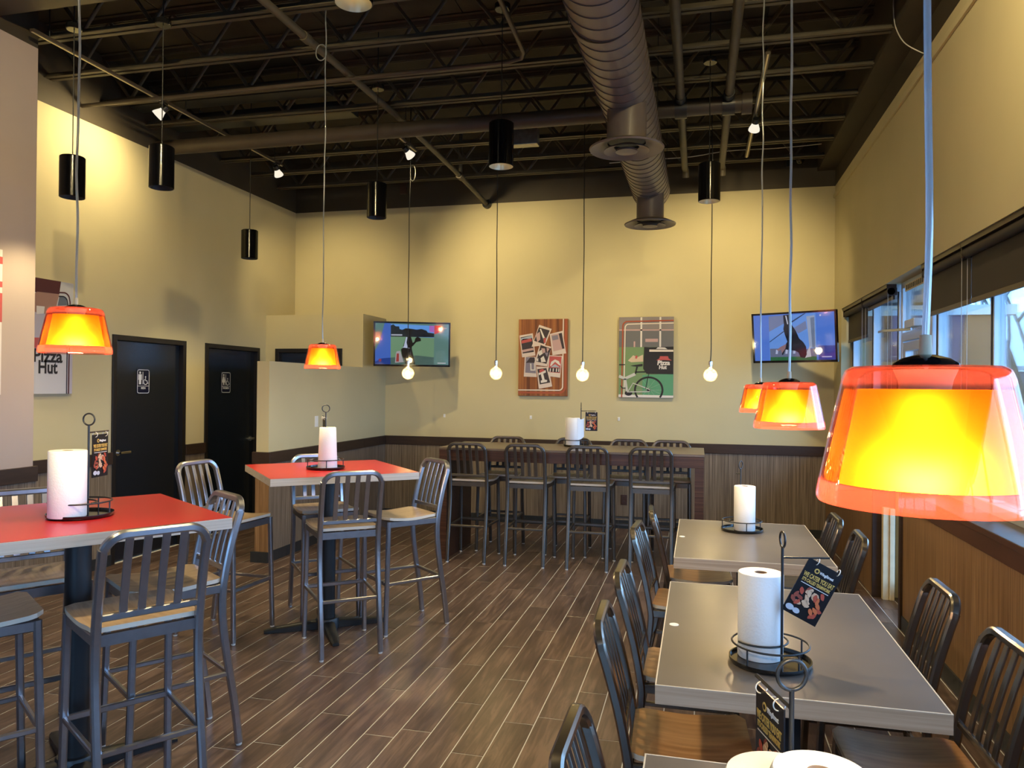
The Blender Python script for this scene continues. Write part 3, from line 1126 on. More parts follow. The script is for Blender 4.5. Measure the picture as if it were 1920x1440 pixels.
track('added out-of-frame light track over the near end of the room', -1.9, 0.2, 3.4, 4.15)  # added out of view to carry the extra fill heads below
track_head(-1.9, 2.0, 4.135, (XL, 7.3, 2.4), 'added out-of-frame track head on the near track aimed at the restroom doors', P_TRACK * 2.0, 75)  # fill light added out of view to brighten the left wall
track_head(-1.9, 0.9, 4.135, (XN, 3.2, 1.6), 'added out-of-frame track head on the near track aimed at the taupe wall', P_TRACK * 0.35, 120)  # unseen extra spot, put in to lift the taupe wall block
track('added out-of-frame light track over the near window tables', 0.55, 0.4, 3.4, 4.15)  # unseen track added only to hold the window wall fill head
track_head(0.55, 2.9, 4.135, (XR, 5.6, 2.9), 'added out-of-frame track head over the near window tables aimed along the window wall', P_TRACK * 0.9, 120)  # added clear of the duct to brighten the wall over the windows
track_head(-1.9, 0.4, 4.135, (-1.0, 4.2, 0.0), 'added out-of-frame track head on the near track aimed at the floor', P_TRACK * 0.5, 100)  # extra unseen head that adds warm light on the floor


# ---- black cylinder pendant lights
def cylinder_light(x, y, zb, label, power=P_CYL, bright=False):
    """zb: bottom of the can"""
    root = empty('cylinder_pendant', (x, y, zb))
    tag(root, label, 'pendant light', 'black cylinder pendant lights')
    r, h = 0.082, 0.288
    MB().lathe([(r - 0.004, 0.0), (r, 0.002), (r, h - 0.006), (r - 0.006, h), (0.001, h)], 40).build('can', MAT['cylinder_black'], root, smooth=40)
    MB().lathe([(r - 0.004, 0.0), (r - 0.014, 0.03), (0.055, 0.10), (0.045, 0.10)], 40).build('reflector_cone', MAT['reflector' if bright else 'baffle'], root, smooth=50)
    MB().lathe([(0.001, 0.095), (0.05, 0.095)], 24).build('lamp_face', MAT['downlight_glow' if bright else 'downlight_dim'], root)
    top = ZC - zb - 0.001
    zc = 4.165 - zb
    MB().cyl((0, 0, h), (0, 0, zc), 0.0035, n=6).build('cord', MAT['cord_black'], root)
    MB().lathe([(0.048, zc), (0.052, zc + 0.004), (0.052, zc + 0.036)], 24, cap=True).build('canopy', MAT['black_gloss'], root, smooth=40)
    MB().cyl((0, 0, zc + 0.03), (0, 0, top), 0.005, n=6).build('stem', MAT['black_metal'], root)
    l = bpy.data.lights.new('downlight', 'SPOT')
    l.energy = power
    l.color = WARM
    l.spot_size = R(110)
    l.spot_blend = 0.7
    l.shadow_soft_size = 0.04
    lo = bpy.data.objects.new('downlight', l)
    COL.objects.link(lo)
    lo.parent = root
    lo.location = (0, 0, 0.004)
    return root


cylinder_light(-4.285, 4.426, 2.984, 'black cylinder pendant nearest the taupe wall block')
cylinder_light(-3.62, 4.505, 3.036, 'black cylinder pendant in front of the thick pipe where it meets the wall')
cylinder_light(-2.628, 5.885, 3.09, 'black cylinder pendant beside the slanting sprinkler pipe')
cylinder_light(-4.431, 6.820, 2.962, 'smallest black cylinder pendant above the second restroom door')
cylinder_light(-1.272, 4.816, 3.132, 'largest black cylinder pendant with lit reflector hanging left of the duct', P_CYL * 1.7, bright=True)
cylinder_light(0.069, 5.95, 3.110, 'black cylinder pendant right of the duct with a bright underside', P_CYL * 1.5, bright=True)
cylinder_light(-1.447, 2.978, 3.317, 'black cylinder pendant cut off by the top picture edge', P_CYL * 1.7, bright=True)


# ---- coloured glass shade lamps
def shade_lamp(x, y, zb, label, group, power=P_SHADE, wob=1):
    root = empty('shade_pendant', (x, y, zb))
    tag(root, label, 'pendant lamp', group)
    o = [(0.1205, 0.000), (0.1225, 0.004), (0.1225, 0.010), (0.1195, 0.028), (0.0935, 0.152), (0.0895, 0.162), (0.082, 0.1665), (0.035, 0.168)]
    i_ = [(0.032, 0.166), (0.081, 0.1640), (0.0875, 0.160), (0.0913, 0.151), (0.1172, 0.027), (0.1195, 0.010), (0.1195, 0.003), (0.1205, 0.000)]
    MB().lathe(o + i_, 64).build('glass_shade', MAT['clear_red_glass'], root, smooth=50)
    MB().lathe([(0.1135, 0.026), (0.1140, 0.028), (0.0905, 0.138), (0.0895, 0.139)], 64).build('inner_shade', MAT['inner_shade'], root, smooth=60)
    MB().lathe([(0.001, 0.181), (0.012, 0.181), (0.026, 0.177), (0.036, 0.171), (0.038, 0.166), (0.001, 0.166)], 32).build('shade_cap', MAT['black_gloss'], root, smooth=50)
    MB().lathe([(0.036, 0.165), (0.030, 0.150), (0.026, 0.128), (0.001, 0.126)], 28).build('socket', MAT['white_plastic'], root, smooth=50)
    MB().lathe([(0.001, 0.180), (0.0075, 0.181), (0.0065, 0.205), (0.001, 0.206)], 16).build('strain_relief', MAT['cream'], root, smooth=50)
    MB().lathe([(0.001, 0.040), (0.016, 0.044), (0.027, 0.060), (0.028, 0.076), (0.020, 0.100), (0.014, 0.126), (0.001, 0.127)], 24).build('light_bulb', MAT['bulb_glow'], root, smooth=60)
    top = ZC - zb - 0.001
    rnd = random.Random(int(1000 * (x + 10) + wob))
    pts = [(0, 0, 0.205)]
    z = 0.34
    while z < top - 0.2:
        pts.append((rnd.uniform(-.004, .004), rnd.uniform(-.004, .004), z))
        z += 0.16
    pts.append((0, 0, top - 0.02))
    MB().tube(catmull(pts, 3), 0.0043, 10).build('cord', MAT['clear_cord'], root, smooth=60)
    MB().lathe([(0.06, top - 0.022), (0.062, top - 0.02), (0.062, top)], 24, cap=True).build('canopy', MAT['black_gloss'], root, smooth=40)
    l = bpy.data.lights.new('bulb_light', 'POINT')
    l.energy = power
    l.color = (1.0, 0.76, 0.42)
    l.shadow_soft_size = 0.028
    lo = bpy.data.objects.new('bulb_light', l)
    COL.objects.link(lo)
    lo.parent = root
    lo.location = (0, 0, 0.028)
    return root


GL = 'orange glass pendant lamps'
shade_lamp(-2.232, 2.33, 1.788, 'orange glass pendant lamp hanging over the nearer red table', GL)
l2 = shade_lamp(-2.506, 4.74, 1.795, 'orange glass pendant lamp hanging over the farther red table', GL)
MB().tube([(-0.035 + 0.04 * math.cos(a), 0.0, 2.18 + 0.055 * math.sin(a)) for a in [2 * PI * k / 20 for k in range(20)]], 0.004, 6, closed=True).build('cord_coil', MAT['clear_cord'], l2, smooth=60)
shade_lamp(0.360, 4.72, 1.545, 'small orange glass pendant lamp over the far grey table, partly behind another', GL)
shade_lamp(0.318, 2.89, 1.540, 'mid-size orange glass pendant lamp over the middle grey table', GL)
shade_lamp(0.268, 1.015, 1.540, 'largest orange glass pendant lamp close to the camera by the windows', GL)


# ---- bare filament globes over the bar
def globe(x, y, zc, label):
    root = empty('globe_pendant', (x, y, zc))
    tag(root, label, 'pendant lamp', 'bare globe pendants over the bar')
    r = 0.0625
    pr = [(0.001, -r)] + [(r * math.sin(a), -r * math.cos(a)) for a in [PI * k / 16 for k in range(1, 14)]] + [(0.020, r * 0.98), (0.014, 0.078)]
    MB().lathe(pr, 32).build('globe_glass', MAT['globe_glass'], root, smooth=60)
    MB().lathe([(0.001, -0.024), (0.010, -0.016), (0.012, 0.004), (0.008, 0.024), (0.001, 0.030)], 14).build('filament', MAT['filament'], root, smooth=60)
    MB().lathe([(0.001, 0.074), (0.015, 0.074), (0.016, 0.095), (0.019, 0.097), (0.019, 0.128), (0.008, 0.136), (0.001, 0.137)], 20).build('socket', MAT['chrome'], root, smooth=40)
    top = ZC - zc - 0.001
    rnd = random.Random(int(1000 * (x + 10)))
    pts = [(0, 0, 0.136)] + [(rnd.uniform(-.006, .006), rnd.uniform(-.006, .006), 0.25 + 0.35 * k) for k in range(7)] + [(0, 0, top)]
    MB().tube(catmull(pts, 3), 0.0045, 8).build('cord', MAT['cord_black'], root, smooth=60)
    l = bpy.data.lights.new('globe_light', 'POINT')
    l.energy = P_GLOBE
    l.color = WARM
    l.shadow_soft_size = 0.03
    lo = bpy.data.objects.new('globe_light', l)
    COL.objects.link(lo)
    lo.parent = root
    return root


g1 = globe(-2.954, 7.45, 1.819, 'bare glowing globe bulb hanging in front of the left screen')
globe(-2.000, 7.45, 1.824, 'bare glowing globe bulb between the left screen and the photo poster')
globe(-1.114, 7.45, 1.812, 'bare glowing globe bulb between the two posters')
globe(0.111, 7.45, 1.818, 'bare glowing globe bulb right of the bicycle poster')
MB().tube([(0.03 + 0.03 * math.cos(a), 0.0, 2.10 + 0.085 * math.sin(a)) for a in [2 * PI * k / 20 for k in range(20)]], 0.004, 6, closed=True).build('cord_coil', MAT['cord_black'], g1, smooth=60)


# ================================================================== FURNITURE
def seat_mesh(w, d, z, mats, flare=0.018):
    """saddled laminate seat: top face mats[0], edges mats[1]; centred, front towards +y"""
    n = 14
    nx = 10
    th = 0.018
    m = MB()

    def half(y):
        t = (y + d / 2) / d
        hw = w / 2 + flare * max(0, t - 0.15)
        e = min(t, 1 - t) * d
        r = 0.045 if t > 0.5 else 0.02
        if e < r:
            hw -= r - math.sqrt(max(0, r * r - (r - e) ** 2))
        return hw

    def zz(u, y):
        t = (y + d / 2) / d
        return z + 0.010 * math.cos(t * 2 * PI) * 0.6 - 0.006 * (1 - u * u) * math.sin(t * PI) + (0.004 if t > 0.9 else 0)

    ys = [-d / 2 + d * i / n for i in range(n + 1)]
    for lay in (0, 1):
        for y in ys:
            for k in range(nx + 1):
                u = -1 + 2 * k / nx
                m.v.append(Vector((u * half(y), y, zz(u, y) - lay * th)))
    Nn = (n + 1) * (nx + 1)
    for i in range(n):
        for k in range(nx):
            a = i * (nx + 1) + k
            m.face((a, a + 1, a + nx + 2, a + nx + 1), 0)
            m.face((Nn + a, Nn + a + nx + 1, Nn + a + nx + 2, Nn + a + 1), 1)
    for i in range(n):
        for k in (0, nx):
            a, b = i * (nx + 1) + k, (i + 1) * (nx + 1) + k
            m.face((a, b, Nn + b, Nn + a), 1)
    for i in (0, n):
        for k in range(nx):
            a = i * (nx + 1) + k
            m.face((a, a + 1, Nn + a + 1, Nn + a), 1)
    return m.mesh('seat', mats, 40)


def chair(name, kind, metal, seatmat):
    """slat-back metal chair ('low') or bar stool ('tall'); faces +y, centred under the seat"""
    root = empty(name)
    tall = kind == 'tall'
    zs = 0.785 if tall else 0.455
    ztop = 1.15 if tall else 0.875
    pw = 0.183 if tall else 0.195
    sd = 0.40
    yr = -sd / 2 - 0.004
    if tall:
        prof = [(0.012, -0.085), (0.20, -0.062), (0.40, -0.028), (0.58, -0.004), (0.70, 0.0), (0.80, -0.010), (0.95, -0.040), (1.09, -0.080)]
    else:
        prof = [(0.012, -0.065), (0.12, -0.042), (0.26, -0.012), (0.38, 0.0), (0.46, -0.008), (0.60, -0.036), (0.74, -0.074), (0.815, -0.098)]
    post = catmull([(0, yr + b, a) for a, b in prof], 4)
    rc = 0.075
    tl = 0.30
    topy = yr + prof[-1][1]
    L = [Vector((-pw, p.y, p.z)) for p in post]
    zc = ztop - rc - 0.010
    corner = []
    for k in range(1, 8):
        a = PI - (PI / 2) * k / 7
        z_ = zc + rc * math.sin(a)
        corner.append(Vector((-pw + rc + rc * math.cos(a), topy - tl * (z_ - prof[-1][0]), z_)))
    top = [p for p in corner]
    path = L + top + [Vector((-p.x, p.y, p.z)) for p in reversed(top)] + [Vector((-p.x, p.y, p.z)) for p in reversed(L)]
    MB().strip(path, 0.031, 0.034, (0, 1, 0)).build('back_frame', metal, root, smooth=35)
    # crossbar and slats
    zb = zs + (0.045 if tall else 0.062)

    def yat(z):
        for p, q in zip(post[:-1], post[1:]):
            if p.z <= z <= q.z:
                t = (z - p.z) / (q.z - p.z)
                return p.y + (q.y - p.y) * t
        return topy - tl * (z - prof[-1][0])

    MB().strip([(-pw, yat(zb), zb), (pw, yat(zb), zb)], 0.026, 0.018, (0, 1, 0)).build('crossbar', metal, root)
    zt2 = ztop - 0.020
    for k in range(4):
        x = (-1.5 + k) * 0.064
        pts = [(x, yat(zb + (zt2 - zb) * i / 6), zb + (zt2 - zb) * i / 6) for i in range(7)]
        MB().strip(pts, 0.029, 0.009, (0, 1, 0)).build('slat', metal, root, smooth=35)
    link('seat', seat_mesh(0.385, sd, zs, [seatmat, MAT['seat_edge']]), root)
    fr = MB()
    zf0, zf1 = zs - 0.062, zs - 0.020
    fx, fy = 0.192, sd / 2 - 0.025
    fr.bb(-pw, pw, yr - 0.004, yr + 0.016, zf0, zf1)
    fr.bb(-fx, fx, fy - 0.012, fy + 0.008, zf0, zf1)
    for s in (-1, 1):
        a = MB()
        fr.strip([(s * pw, yr, (zf0 + zf1) / 2), (s * fx, fy, (zf0 + zf1) / 2)], 0.018, 0.042, (0, 0, 1))
    fr.build('seat_frame', metal, root)
    legf = []
    for s in (-1, 1):
        MB().strip([(s * fx, fy, zf1), (s * (fx + 0.010), fy + 0.020, 0.012)], 0.029, 0.029, (0, 1, 0)).build('leg', metal, root)
        legf.append((s * (fx + 0.010), fy + 0.020))
    # stretchers
    zst = 0.345 if tall else 0.19
    fyz = fy + 0.020 * (1 - zst / zs)
    fxz = fx + 0.010 * (1 - zst / zs)
    ry = yat(zst)
    MB().strip([(-pw, ry, zst), (pw, ry, zst)], 0.018, 0.022, (0, 0, 1)).build('stretcher', metal, root)
    if tall:
        MB().strip([(-fxz, fyz, zst), (fxz, fyz, zst)], 0.018, 0.026, (0, 0, 1)).build('stretcher', metal, root)
    for s in (-1, 1):
        MB().strip([(s * pw, ry, zst), (s * fxz, fyz, zst)], 0.018, 0.022, (0, 0, 1)).build('stretcher', metal, root)
    for (x, y) in legf + [(-pw, yr + prof[0][1]), (pw, yr + prof[0][1])]:
        MB().lathe([(0.001, 0.0), (0.013, 0.0), (0.015, 0.004), (0.013, 0.014), (0.001, 0.016)], 12, (x, y, 0)).build('foot_glide', MAT['glide_white'], root, smooth=40)
    return root


protos = {}


def place_chair(key, name, kind, metal, seatmat, x, y, facing, label, cat, group):
    """x, y: point under the seat centre; facing in degrees (world direction the sitter looks)"""
    if key not in protos:
        o = protos[key] = chair(name, kind, metal, seatmat)
    else:
        o = copy_tree(protos[key])
    o.location = (x, y, 0)
    o.rotation_euler = (0, 0, R(facing - 90))
    tag(o, label, cat, group)
    return o


def stool_by_rear_feet(x, y, facing, *a):
    d = Vector((math.cos(R(facing)), math.sin(R(facing))))
    return place_chair('stool', 'bar_stool', 'tall', MAT['steel_gun'], MAT['seat_laminate'], x + d.x * 0.289, y + d.y * 0.289, facing, *a)


G1 = 'bar stools at the red tables'
stool_by_rear_feet(-1.932, 2.407, 146, 'steel bar stool in front of the nearer red table, back to the camera', 'bar stool', G1)
stool_by_rear_feet(-2.222, 3.247, 236, 'steel bar stool beside the pointed corner of the nearer red table', 'bar stool', G1)
stool_by_rear_feet(-3.235, 3.06, -34, 'steel bar stool behind the nearer red table under the taupe wall', 'bar stool', G1)
stool_by_rear_feet(-2.885, 2.13, 56, 'steel bar stool cut off by the lower left picture corner', 'bar stool', G1)
stool_by_rear_feet(-2.07, 4.326, 129, 'steel bar stool in front of the farther red table, back to the camera', 'bar stool', G1)
stool_by_rear_feet(-1.858, 5.244, 229, 'steel bar stool at the farther red table turned sideways beside the bar', 'bar stool', G1)
stool_by_rear_feet(-2.86, 5.32, -48, 'steel bar stool behind the farther red table by the partition', 'bar stool', G1)
stool_by_rear_feet(-3.365, 4.575, -5, 'steel bar stool between the red tables in front of the restroom doors', 'bar stool', G1)


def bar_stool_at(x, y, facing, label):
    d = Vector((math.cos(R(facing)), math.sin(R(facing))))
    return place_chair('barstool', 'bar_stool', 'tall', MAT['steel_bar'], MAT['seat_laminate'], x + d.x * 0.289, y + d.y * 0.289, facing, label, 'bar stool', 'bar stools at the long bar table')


for x, nm in ((-2.145, 'first'), (-1.575, 'second'), (-0.985, 'third'), (-0.41, 'fourth')):
    bar_stool_at(x, 6.93, 90, 'dark bar stool on the room side of the long bar table, %s from the partition' % nm)
for x, nm in ((-2.0, 'first'), (-1.28, 'second'), (-0.70, 'third'), (-0.265, 'fourth')):
    bar_stool_at(x, 7.97, -90, 'dark bar stool on the wall side of the long bar table, %s from the partition' % nm)


def low_chair(x_top, y, facing, label, dy=0):
    d = Vector((math.cos(R(facing)), math.sin(R(facing))))
    return place_chair('chair', 'dining_chair', 'low', MAT['steel_brown'], MAT['seat_lamplit'], x_top + d.x * 0.315, y + d.y * 0.315, facing, label, 'chair', 'slat-back chairs at the grey tables')


low_chair(-0.291, 1.77, 0, 'slat-back metal chair at the nearest grey table, only its rounded top showing')
low_chair(-0.331, 2.74, 2, 'slat-back chair on the aisle side of the middle grey table, nearer one')
low_chair(-0.334, 3.45, 0, 'slat-back chair on the aisle side of the middle grey table, farther one')
low_chair(-0.350, 4.55, -3, 'slat-back chair on the aisle side of the far grey table, nearer one')
low_chair(-0.300, 5.18, 4, 'slat-back chair on the aisle side of the far grey table, farther one')
low_chair(0.995, 2.77, 182, 'slat-back chair by the window panelling cut off by the picture edge')
low_chair(0.985, 3.46, 180, 'slat-back chair on the window side of the middle grey table, farther one')
low_chair(0.890, 4.60, 178, 'slat-back chair on the window side of the far grey table, nearer one')
low_chair(0.865, 5.215, 180, 'slat-back chair on the window side of the far grey table, farther one')


# ---- tables
def pedestal(root, h, spread, r=0.052, turn=0):
    MB().cyl((0, 0, 0.03), (0, 0, h - 0.012), r, n=28).build('pole', MAT['black_metal'], root, smooth=40)
    MB().lathe([(0.001, 0.075), (0.075, 0.070), (0.085, 0.05), (0.085, 0.0)], 24).build('hub', MAT['black_metal'], root, smooth=40)
    for k in range(4):
        a = k * PI / 2 + turn
        M = Matrix.Rotation(a, 4, 'Z')
        m = MB()
        sec = []
        for t in range(7):
            x = 0.06 + (spread - 0.06) * t / 6
            zt = 0.060 - 0.030 * t / 6
            w = 0.040 - 0.012 * t / 6
            if t == 6:
                zt -= 0.008
                w *= 0.75
            sec.append((x, w, zt))
        for (x, w, zt) in sec:
            for (yy, z) in ((-w, 0.002), (w, 0.002), (w, zt - 0.010), (w * 0.55, zt), (-w * 0.55, zt), (-w, zt - 0.010)):
                m.v.append(M @ Vector((x, yy, z)))
        for t in range(6):
            for i in range(6):
                i2 = (i + 1) % 6
                m.face((t * 6 + i, t * 6 + i2, (t + 1) * 6 + i2, (t + 1) * 6 + i))
        m.face(range(6))
        m.face([36 + i for i in range(6)])
        m.build('foot', MAT['black_metal'], root, smooth=40)
    MB().bb(-0.16, 0.16, -0.16, 0.16, h - 0.012, h).build('top_plate', MAT['black_metal'], root)


def slab_top(root, w, d, z, th, top, edge):
    m = MB()
    m.bb(-w / 2, w / 2, -d / 2, d / 2, z - th, z - 0.0012)
    m.build('table_edge', edge, root, bevel=0.0015)
    MB().bb(-w / 2 + 0.001, w / 2 - 0.001, -d / 2 + 0.001, d / 2 - 0.001, z - 0.0012, z).build('table_top', top, root)


def red_table(x, y, rot, label, turn=0):
    root = empty('bar_table', (x, y, 0), R(rot))
    tag(root, label, 'table', 'red bar tables')
    slab_top(root, 0.97, 0.95, 1.105, 0.048, MAT['red_laminate'], MAT['red_table_edge'])
    pedestal(root, 1.057, 0.42, turn=turn)
    return root


red_table(-2.615, 2.76, 56, 'tall red-topped square table nearer the camera')
red_table(-2.495, 4.83, 42, 'tall red-topped square table in front of the partition', R(-7))


def grey_table(y0, y1, label, lg=0.28):
    x0, x1 = -0.121, 0.700
    root = empty('dining_table', ((x0 + x1) / 2, (y0 + y1) / 2, 0))
    tag(root, label, 'table', 'grey dining tables')
    w, d, z, th = x1 - x0, y1 - y0, 0.775, 0.058
    slab_top(root, w, d, z, th, MAT['grey_laminate'], MAT['table_edge'])
    m = MB()
    e = 0.004
    for a, b, c, q in ((-w / 2, w / 2, -d / 2, -d / 2 + e), (-w / 2, w / 2, d / 2 - e, d / 2), (-w / 2, -w / 2 + e, -d / 2 + e, d / 2 - e), (w / 2 - e, w / 2, -d / 2 + e, d / 2 - e)):
        m.bb(a, b, c, q, z - 0.0011, z + 0.0006)
    m.build('edge_band', MAT['edge_line'], root)
    for s in (-1, 1):
        MB().bb(-0.04, 0.04, s * d * lg - 0.04, s * d * lg + 0.04, 0.03, z - th).build('column', MAT['black_metal'], root, bevel=0.004)
        MB().bb(-0.30, 0.30, s * d * lg - 0.045, s * d * lg + 0.045, 0.0, 0.035).build('base_bar', MAT['black_metal'], root, bevel=0.01)
        MB().bb(-0.25, 0.25, s * d * lg - 0.03, s * d * lg + 0.03, z - th - 0.02, z - th).build('support_bar', MAT['black_metal'], root)
    return root


grey_table(0.62, 1.906, 'grey laminate table at the bottom picture edge, nearest the camera', 0.33)
grey_table(2.355, 3.64, 'grey laminate dining table in the middle of the window row')
grey_table(4.165, 5.41, 'grey laminate dining table farthest along the window row', 0.24)

# long bar table
bt = empty('bar_counter', (-1.20, 7.45, 0))
tag(bt, 'long dark wooden bar table in front of the back wall', 'bar table')
bw, bd, bz = 2.52, 0.84, 1.092
MB().bb(-bw / 2, bw / 2, -bd / 2, bd / 2, bz - 0.022, bz).build('counter_top', MAT['bar_top'], bt, bevel=0.002)
for s in (-1, 1):
    MB().bb(-bw / 2 + 0.005, bw / 2 - 0.005, min(s * bd / 2 - s * 0.005, s * bd / 2 - s * 0.04), max(s * bd / 2 - s * 0.005, s * bd / 2 - s * 0.04), bz - 0.125, bz - 0.022).build('apron', MAT['bar_walnut'], bt, bevel=0.002)
    x0 = s * bw / 2 - s * 0.005
    x1 = s * bw / 2 - s * 0.085
    MB().bb(min(x0, x1), max(x0, x1), -bd / 2 + 0.04, bd / 2 - 0.04, 0, bz - 0.022).build('end_panel', MAT['bar_walnut'], bt, bevel=0.002)
    for q in (-1, 1):
        a, b = q * (bd / 2 - 0.005), q * (bd / 2 - 0.04)
        MB().bb(min(x0, x1), max(x0, x1), min(a, b), max(a, b), 0.0, bz - 0.125).build('corner_post', MAT['bar_walnut'], bt, bevel=0.002)


# ================================================================== TABLE SETTINGS
CARD_BLACK = flat('card_black', (0.010, 0.010, 0.013), 0.3)
GOLD = flat('card_gold', (0.62, 0.42, 0.11), 0.4)
CARD_WHITE = flat('card_white', (0.72, 0.72, 0.74), 0.4)
FOOD = [flat('food_red', (0.42, 0.07, 0.04)), flat('food_brown', (0.26, 0.06, 0.04)), flat('food_cream', (0.62, 0.42, 0.28)), flat('food_orange', (0.58, 0.14, 0.05))]


def caddy(x, y, z, axis, arm, label, menu=None, arm_len=0.152):
    """turntable tray with gallery rail, mast, ring and menu arm; axis: direction roll -> mast in degrees"""
    root = empty('towel_caddy', (x, y, z))
    tag(root, label, 'caddy', 'black wire towel caddies')
    MB().lathe([(0.001, 0.0), (0.09, 0.0), (0.128, 0.004), (0.131, 0.010), (0.131, 0.018), (0.127, 0.018), (0.125, 0.008), (0.001, 0.008)], 48).build('tray', MAT['black_gloss'], root, smooth=40)
    a0 = R(axis)
    d = Vector((math.cos(a0), math.sin(a0), 0))
    n = Vector((-d.y, d.x, 0))
    ring = [(d * (0.122 * math.cos(t)) + n * (0.122 * math.sin(t)) + Vector((0, 0, 0.066))) for t in [2 * PI * k / 40 for k in range(9, 32)]]
    ring2 = [(d * (0.122 * math.cos(t)) + n * (0.122 * math.sin(t)) + Vector((0, 0, 0.066))) for t in [2 * PI * k / 40 for k in range(-9, 10)]]
    MB().tube(ring, 0.0034, 8).tube(ring2, 0.0034, 8).build('rail', MAT['black_metal'], root, smooth=60)
    rc = d * -0.045
    inner = [rc + d * (0.088 * math.cos(t)) + n * (0.088 * math.sin(t)) + Vector((0, 0, 0.066)) for t in [R(-95) + R(190) * k / 16 for k in range(17)]]
    MB().tube(inner, 0.0034, 8).build('inner_rail', MAT['black_metal'], root, smooth=60)
    for t in (0, 80, 180, 280):
        p = d * (0.122 * math.cos(R(t))) + n * (0.122 * math.sin(R(t)))
        MB().cyl(p + Vector((0, 0, 0.008)), p + Vector((0, 0, 0.067)), 0.003, n=8).build('post', MAT['black_metal'], root)
    mp = d * 0.050
    MB().cyl(mp + Vector((0, 0, 0.008)), mp + Vector((0, 0, 0.392)), 0.0045, n=10).build('mast', MAT['black_metal'], root, smooth=40)
    ad = Vector((math.cos(R(arm)), math.sin(R(arm)), 0))
    ap = Vector((-ad.y, ad.x, 0))
    MB().tube([mp + ap * (0.0255 * math.cos(t)) + Vector((0, 0, 0.416 + 0.0255 * math.sin(t))) for t in [2 * PI * k / 28 for k in range(28)]], 0.0036, 8, closed=True).build('finger_ring', MAT['black_metal'], root, smooth=60)
    MB().cyl(mp + Vector((0, 0, 0.358)), mp + ad * arm_len + Vector((0, 0, 0.358)), 0.0036, n=8).build('menu_arm', MAT['black_metal'], root, smooth=40)
    return Vector((x, y, z)) + mp + Vector((0, 0, 0.358)), ad, Vector((x, y, z)) + rc


def towel_roll(p, label, r=0.0735, h=0.28, taper=1.0, flap=None, wrap=False):
    root = empty('paper_towel_roll', (p.x, p.y, p.z + 0.009))
    tag(root, label, 'paper towel', 'paper towel rolls')
    rt = r * taper
    MB().lathe([(0.021, 0.0), (r - 0.002, 0.0), (r, 0.003), (rt, h - 0.003), (rt - 0.002, h), (0.021, h)], 48).build('paper', MAT['paper'], root, smooth=40)
    MB().lathe([(0.021, 0.0), (0.021, h), (0.0195, h), (0.0195, 0.0)], 24).build('core', MAT['card_core'], root, smooth=40)
    if wrap:
        MB().lathe([(0.001, 0.0), (0.086, 0.0), (0.088, 0.004), (0.084, 0.270), (0.080, 0.277), (0.001, 0.286)], 40, (-0.062, 0.012, 0)).build('loose_wrap', MAT['paper'], root, smooth=40)
    if flap:
        a, length, curl, z0, z1 = flap
        d = Vector((math.cos(R(a)), math.sin(R(a)), 0))
        t = Vector((-d.y, d.x, 0))
        m = MB()
        k = 12
        for i in range(k + 1):
            s = i / k
            q = d * (r + 0.001 - curl * s * s) + t * (length * s)
            for zz in (z0 + 0.03 * s * s, z1 - 0.012 * math.sin(s * PI)):
                m.v.append(q + Vector((0, 0, zz)))
                m.v.append(q + d * 0.0012 + Vector((0, 0, zz)))
        for i in range(k):
            b = i * 4
            m.face((b, b + 2, b + 6, b + 4))
            m.face((b + 1, b + 5, b + 7, b + 3))
            m.face((b + 2, b + 3, b + 7, b + 6))
            m.face((b, b + 4, b + 5, b + 1))
        m.face((0, 1, 3, 2))
        m.face((k * 4, k * 4 + 2, k * 4 + 3, k * 4 + 1))
        m.build('loose_sheet', MAT['paper'], root, smooth=50)
    return root


